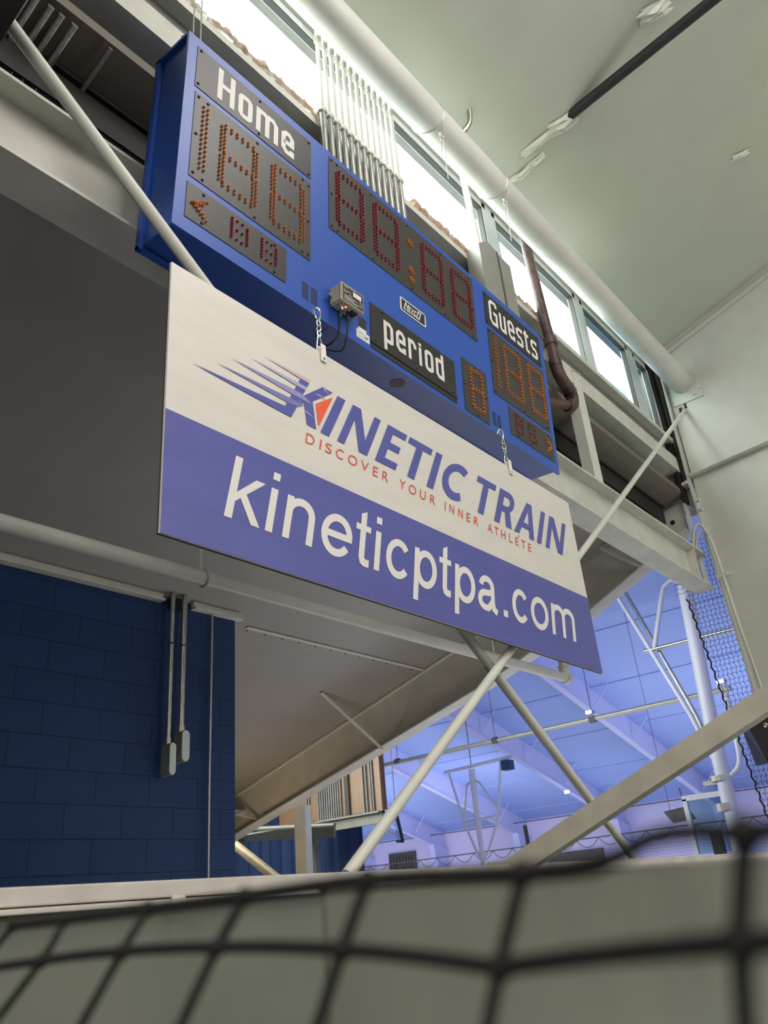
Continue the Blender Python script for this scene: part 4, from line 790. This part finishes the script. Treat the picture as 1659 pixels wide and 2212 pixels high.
one('curtained_opening', 'dark', lambda bm: [box(bm, (29.9, 23.4, .9), (29.98, 24.9, 1.9))]+[box(bm, (29.82, 23.4+.17*k, .9), (29.9, 23.46+.17*k, 1.75)) for k in range(9)], 'dark window with a striped curtain on the far hall wall', 'window')
one('wall_opening', 'greyd', lambda bm: box(bm, (29.9, 26.6, .4), (29.98, 28.6, 1.1)), 'grey wall panel low on the far hall wall, seen behind the left brace rod', 'panel')
one('wall_opening', 'dark', lambda bm: box(bm, (29.9, 14.6, .35), (29.98, 17.0, 1.15)), 'dark wall panel low on the far hall wall, left of the right brace rod', 'panel')
one('black_post', 'black', lambda bm: tube(bm, [(15, 8.9, 1.15), (15, 8.8, -1.6)], .04, 8), 'thin black post behind the end of the sloping tube', 'post')
# loudspeaker and black net beside the column
ls = thing('loudspeaker', 'black loudspeaker mounted on the column at the right edge', 'loudspeaker', (6.6, 1.72, .68))
part(ls, 'cabinet', 'black', lambda bm: prism(bm, [(6.72, 1.90, .70), (6.72, 1.93, 1.0), (6.40, 1.80, .99), (6.40, 1.72, .67)], (0, -.16, .02)))
part(ls, 'grille', 'grill', lambda bm: prism(bm, [(6.39, 1.79, .97), (6.39, 1.725, .70), (6.39, 1.60, .71), (6.39, 1.62, .97)], (-.008, 0, 0)))
part(ls, 'bracket', 'bolt', lambda bm: [bar(bm, (6.45, 1.66, .95), (6.7, 1.68, .95), .02, .03), dome(bm, (6.38, 1.66, .93), (-1, 0, 0), .02)])
def bnet(bm):
    x = 6.95; g = .043
    yl = lambda z: 1.98+(z-.3)*.095
    z = -.3
    while z < 2.7:
        a, b = 1.83, yl(z) if z < 2.2 else 2.25
        n = 12; tube(bm, [(x, a+(b-a)*i/n, z+(.007 if i % 2 else -.007)) for i in range(n+1)], .0022, 3, cap=False); z += g
    for k in range(10):
        y = 1.84+.037*k; tube(bm, [(x, y+(.006 if j % 2 else -.006)+.0, -.3+j*.043) for j in range(70) if (y < yl(-.3+j*.043) or -.3+j*.043 > 2.25)], .0022, 3, cap=False)
bnt = thing('black_net', 'black square-mesh net hanging along the edge of the right column', 'net', (6.95, 2, -.3))
part(bnt, 'netting', 'rubber', bnet, kind='stuff')
part(bnt, 'edge_rope', 'rubber', lambda bm: tube(bm, [(6.95, 1.98+(z-.3)*.095+.008*math.sin(z*70), z) for z in [-.3+.025*k for k in range(100)]], .007, 6), True)
# ------------------------------------------------------------------ foreground: ledge, tube, near net
lg = thing('ledge_wall', 'pale painted ledge and low wall across the bottom of the photo', 'ledge', (3, 1.42, -1.6))
part(lg, 'cap', 'ledge', lambda bm: box(bm, (-1, 1.42, .042), (6.7, 1.50, .0725), .003))
part(lg, 'lower_rail', 'ledge', lambda bm: box(bm, (-1, 1.41, .030), (6.7, 1.50, .039), .002))
part(lg, 'panel', 'lpanel', lambda bm: box(bm, (-1, 1.43, -1.6), (6.7, 1.49, .03)))
part(lg, 'fitting', 'lite', lambda bm: box(bm, (1.035, 1.40, .026), (1.065, 1.41, .044), .004), label='small white fitting')
tb = thing('sloping_tube', 'square cream tube rising from the ledge to the right edge', 'tube', (2.3, 1.43, .06))
part(tb, 'tube_body', 'olive', lambda bm: bar(bm, (2.3, 1.45, .05), (2.3, .20, .545), .05, .058, (0, 0, 1)))
part(tb, 'end_plate', 'olive', lambda bm: box(bm, (2.27, 1.40, .02), (2.275, 1.50, .085), .002))
part(tb, 'bolt', 'olive', lambda bm: disc(bm, (2.27, 1.45, .055), (-1, 0, 0), .012, .01, 12))
one('vinyl_band', 'pad', lambda bm: [box(bm, (.29, .28, -.4), (2.2, .283, .0070)), tube(bm, [(.29, .282, .0070), (2.2, .282, .0070)], .003, 8)], 'blurred grey vinyl band close behind the near net', 'band')
TOP = [(.3464,.6686,.0072),(.3346,.5755,.0073),(.3302,.4723,.0083),(.3156,.3644,.0089),(.2976,.2609,.0095),(.275,.1668,.0054),(.257,.1266,.0057),(.2436,.1041,.0102),(.2356,.0871,.0105),(.2225,.0698,.008),(.2094,.0499,.0087)]
ROW = [(.3252,.6825,-.0221),(.3206,.5762,-.0167),(.3145,.4736,-.0138),(.3065,.3759,-.014),(.2908,.2723,-.017),(.2698,.1784,-.0238),(.2238,.0778,-.0158)]
BOT = [(.2887,.726,-.0642),(.2964,.6087,-.0648),(.2973,.4953,-.0595),(.2912,.3922,-.0558),(.2859,.2895,-.054),(.265,.1872,-.0503),(.2286,.085,-.0445)]
K = .62
TOP, ROW, BOT = [[tuple(c*K for c in p) for p in q] for q in (TOP, ROW, BOT)]
KN = TOP[:6]+[TOP[9]]
nn = thing('near_net', 'black knotted cord net blurred in the foreground along the bottom', 'net', (.18, .22, -.04))
def sag(pts, s, k=5):
    out = []
    for i in range(len(pts)-1):
        a, b = V(pts[i]), V(pts[i+1])
        for j in range(k): t = j/k; p = a.lerp(b, t); p.z -= s*4*t*(1-t); out.append(p)
    out.append(V(pts[-1])); return out
part(nn, 'head_rope', 'rubber', lambda bm: tube(bm, smoothpts(TOP), [.0021]*37+[.0017]*24, 8), True)
def cords(bm):
    tube(bm, sag([(.21, .50, -.013)]+ROW+[(.11, -.012, -.008)], -.0004), .0019, 8)
    for i in range(7):
        tube(bm, smoothpts([KN[i], ROW[i], BOT[i]]), .0017, 8)
    for i in range(7):
        for p in (KN[i], ROW[i]):
            c = V(p); bmesh.ops.create_icosphere(bm, subdivisions=2, radius=.0031, matrix=Matrix.Translation(c))
part(nn, 'cord_mesh', 'rubber', cords, True)
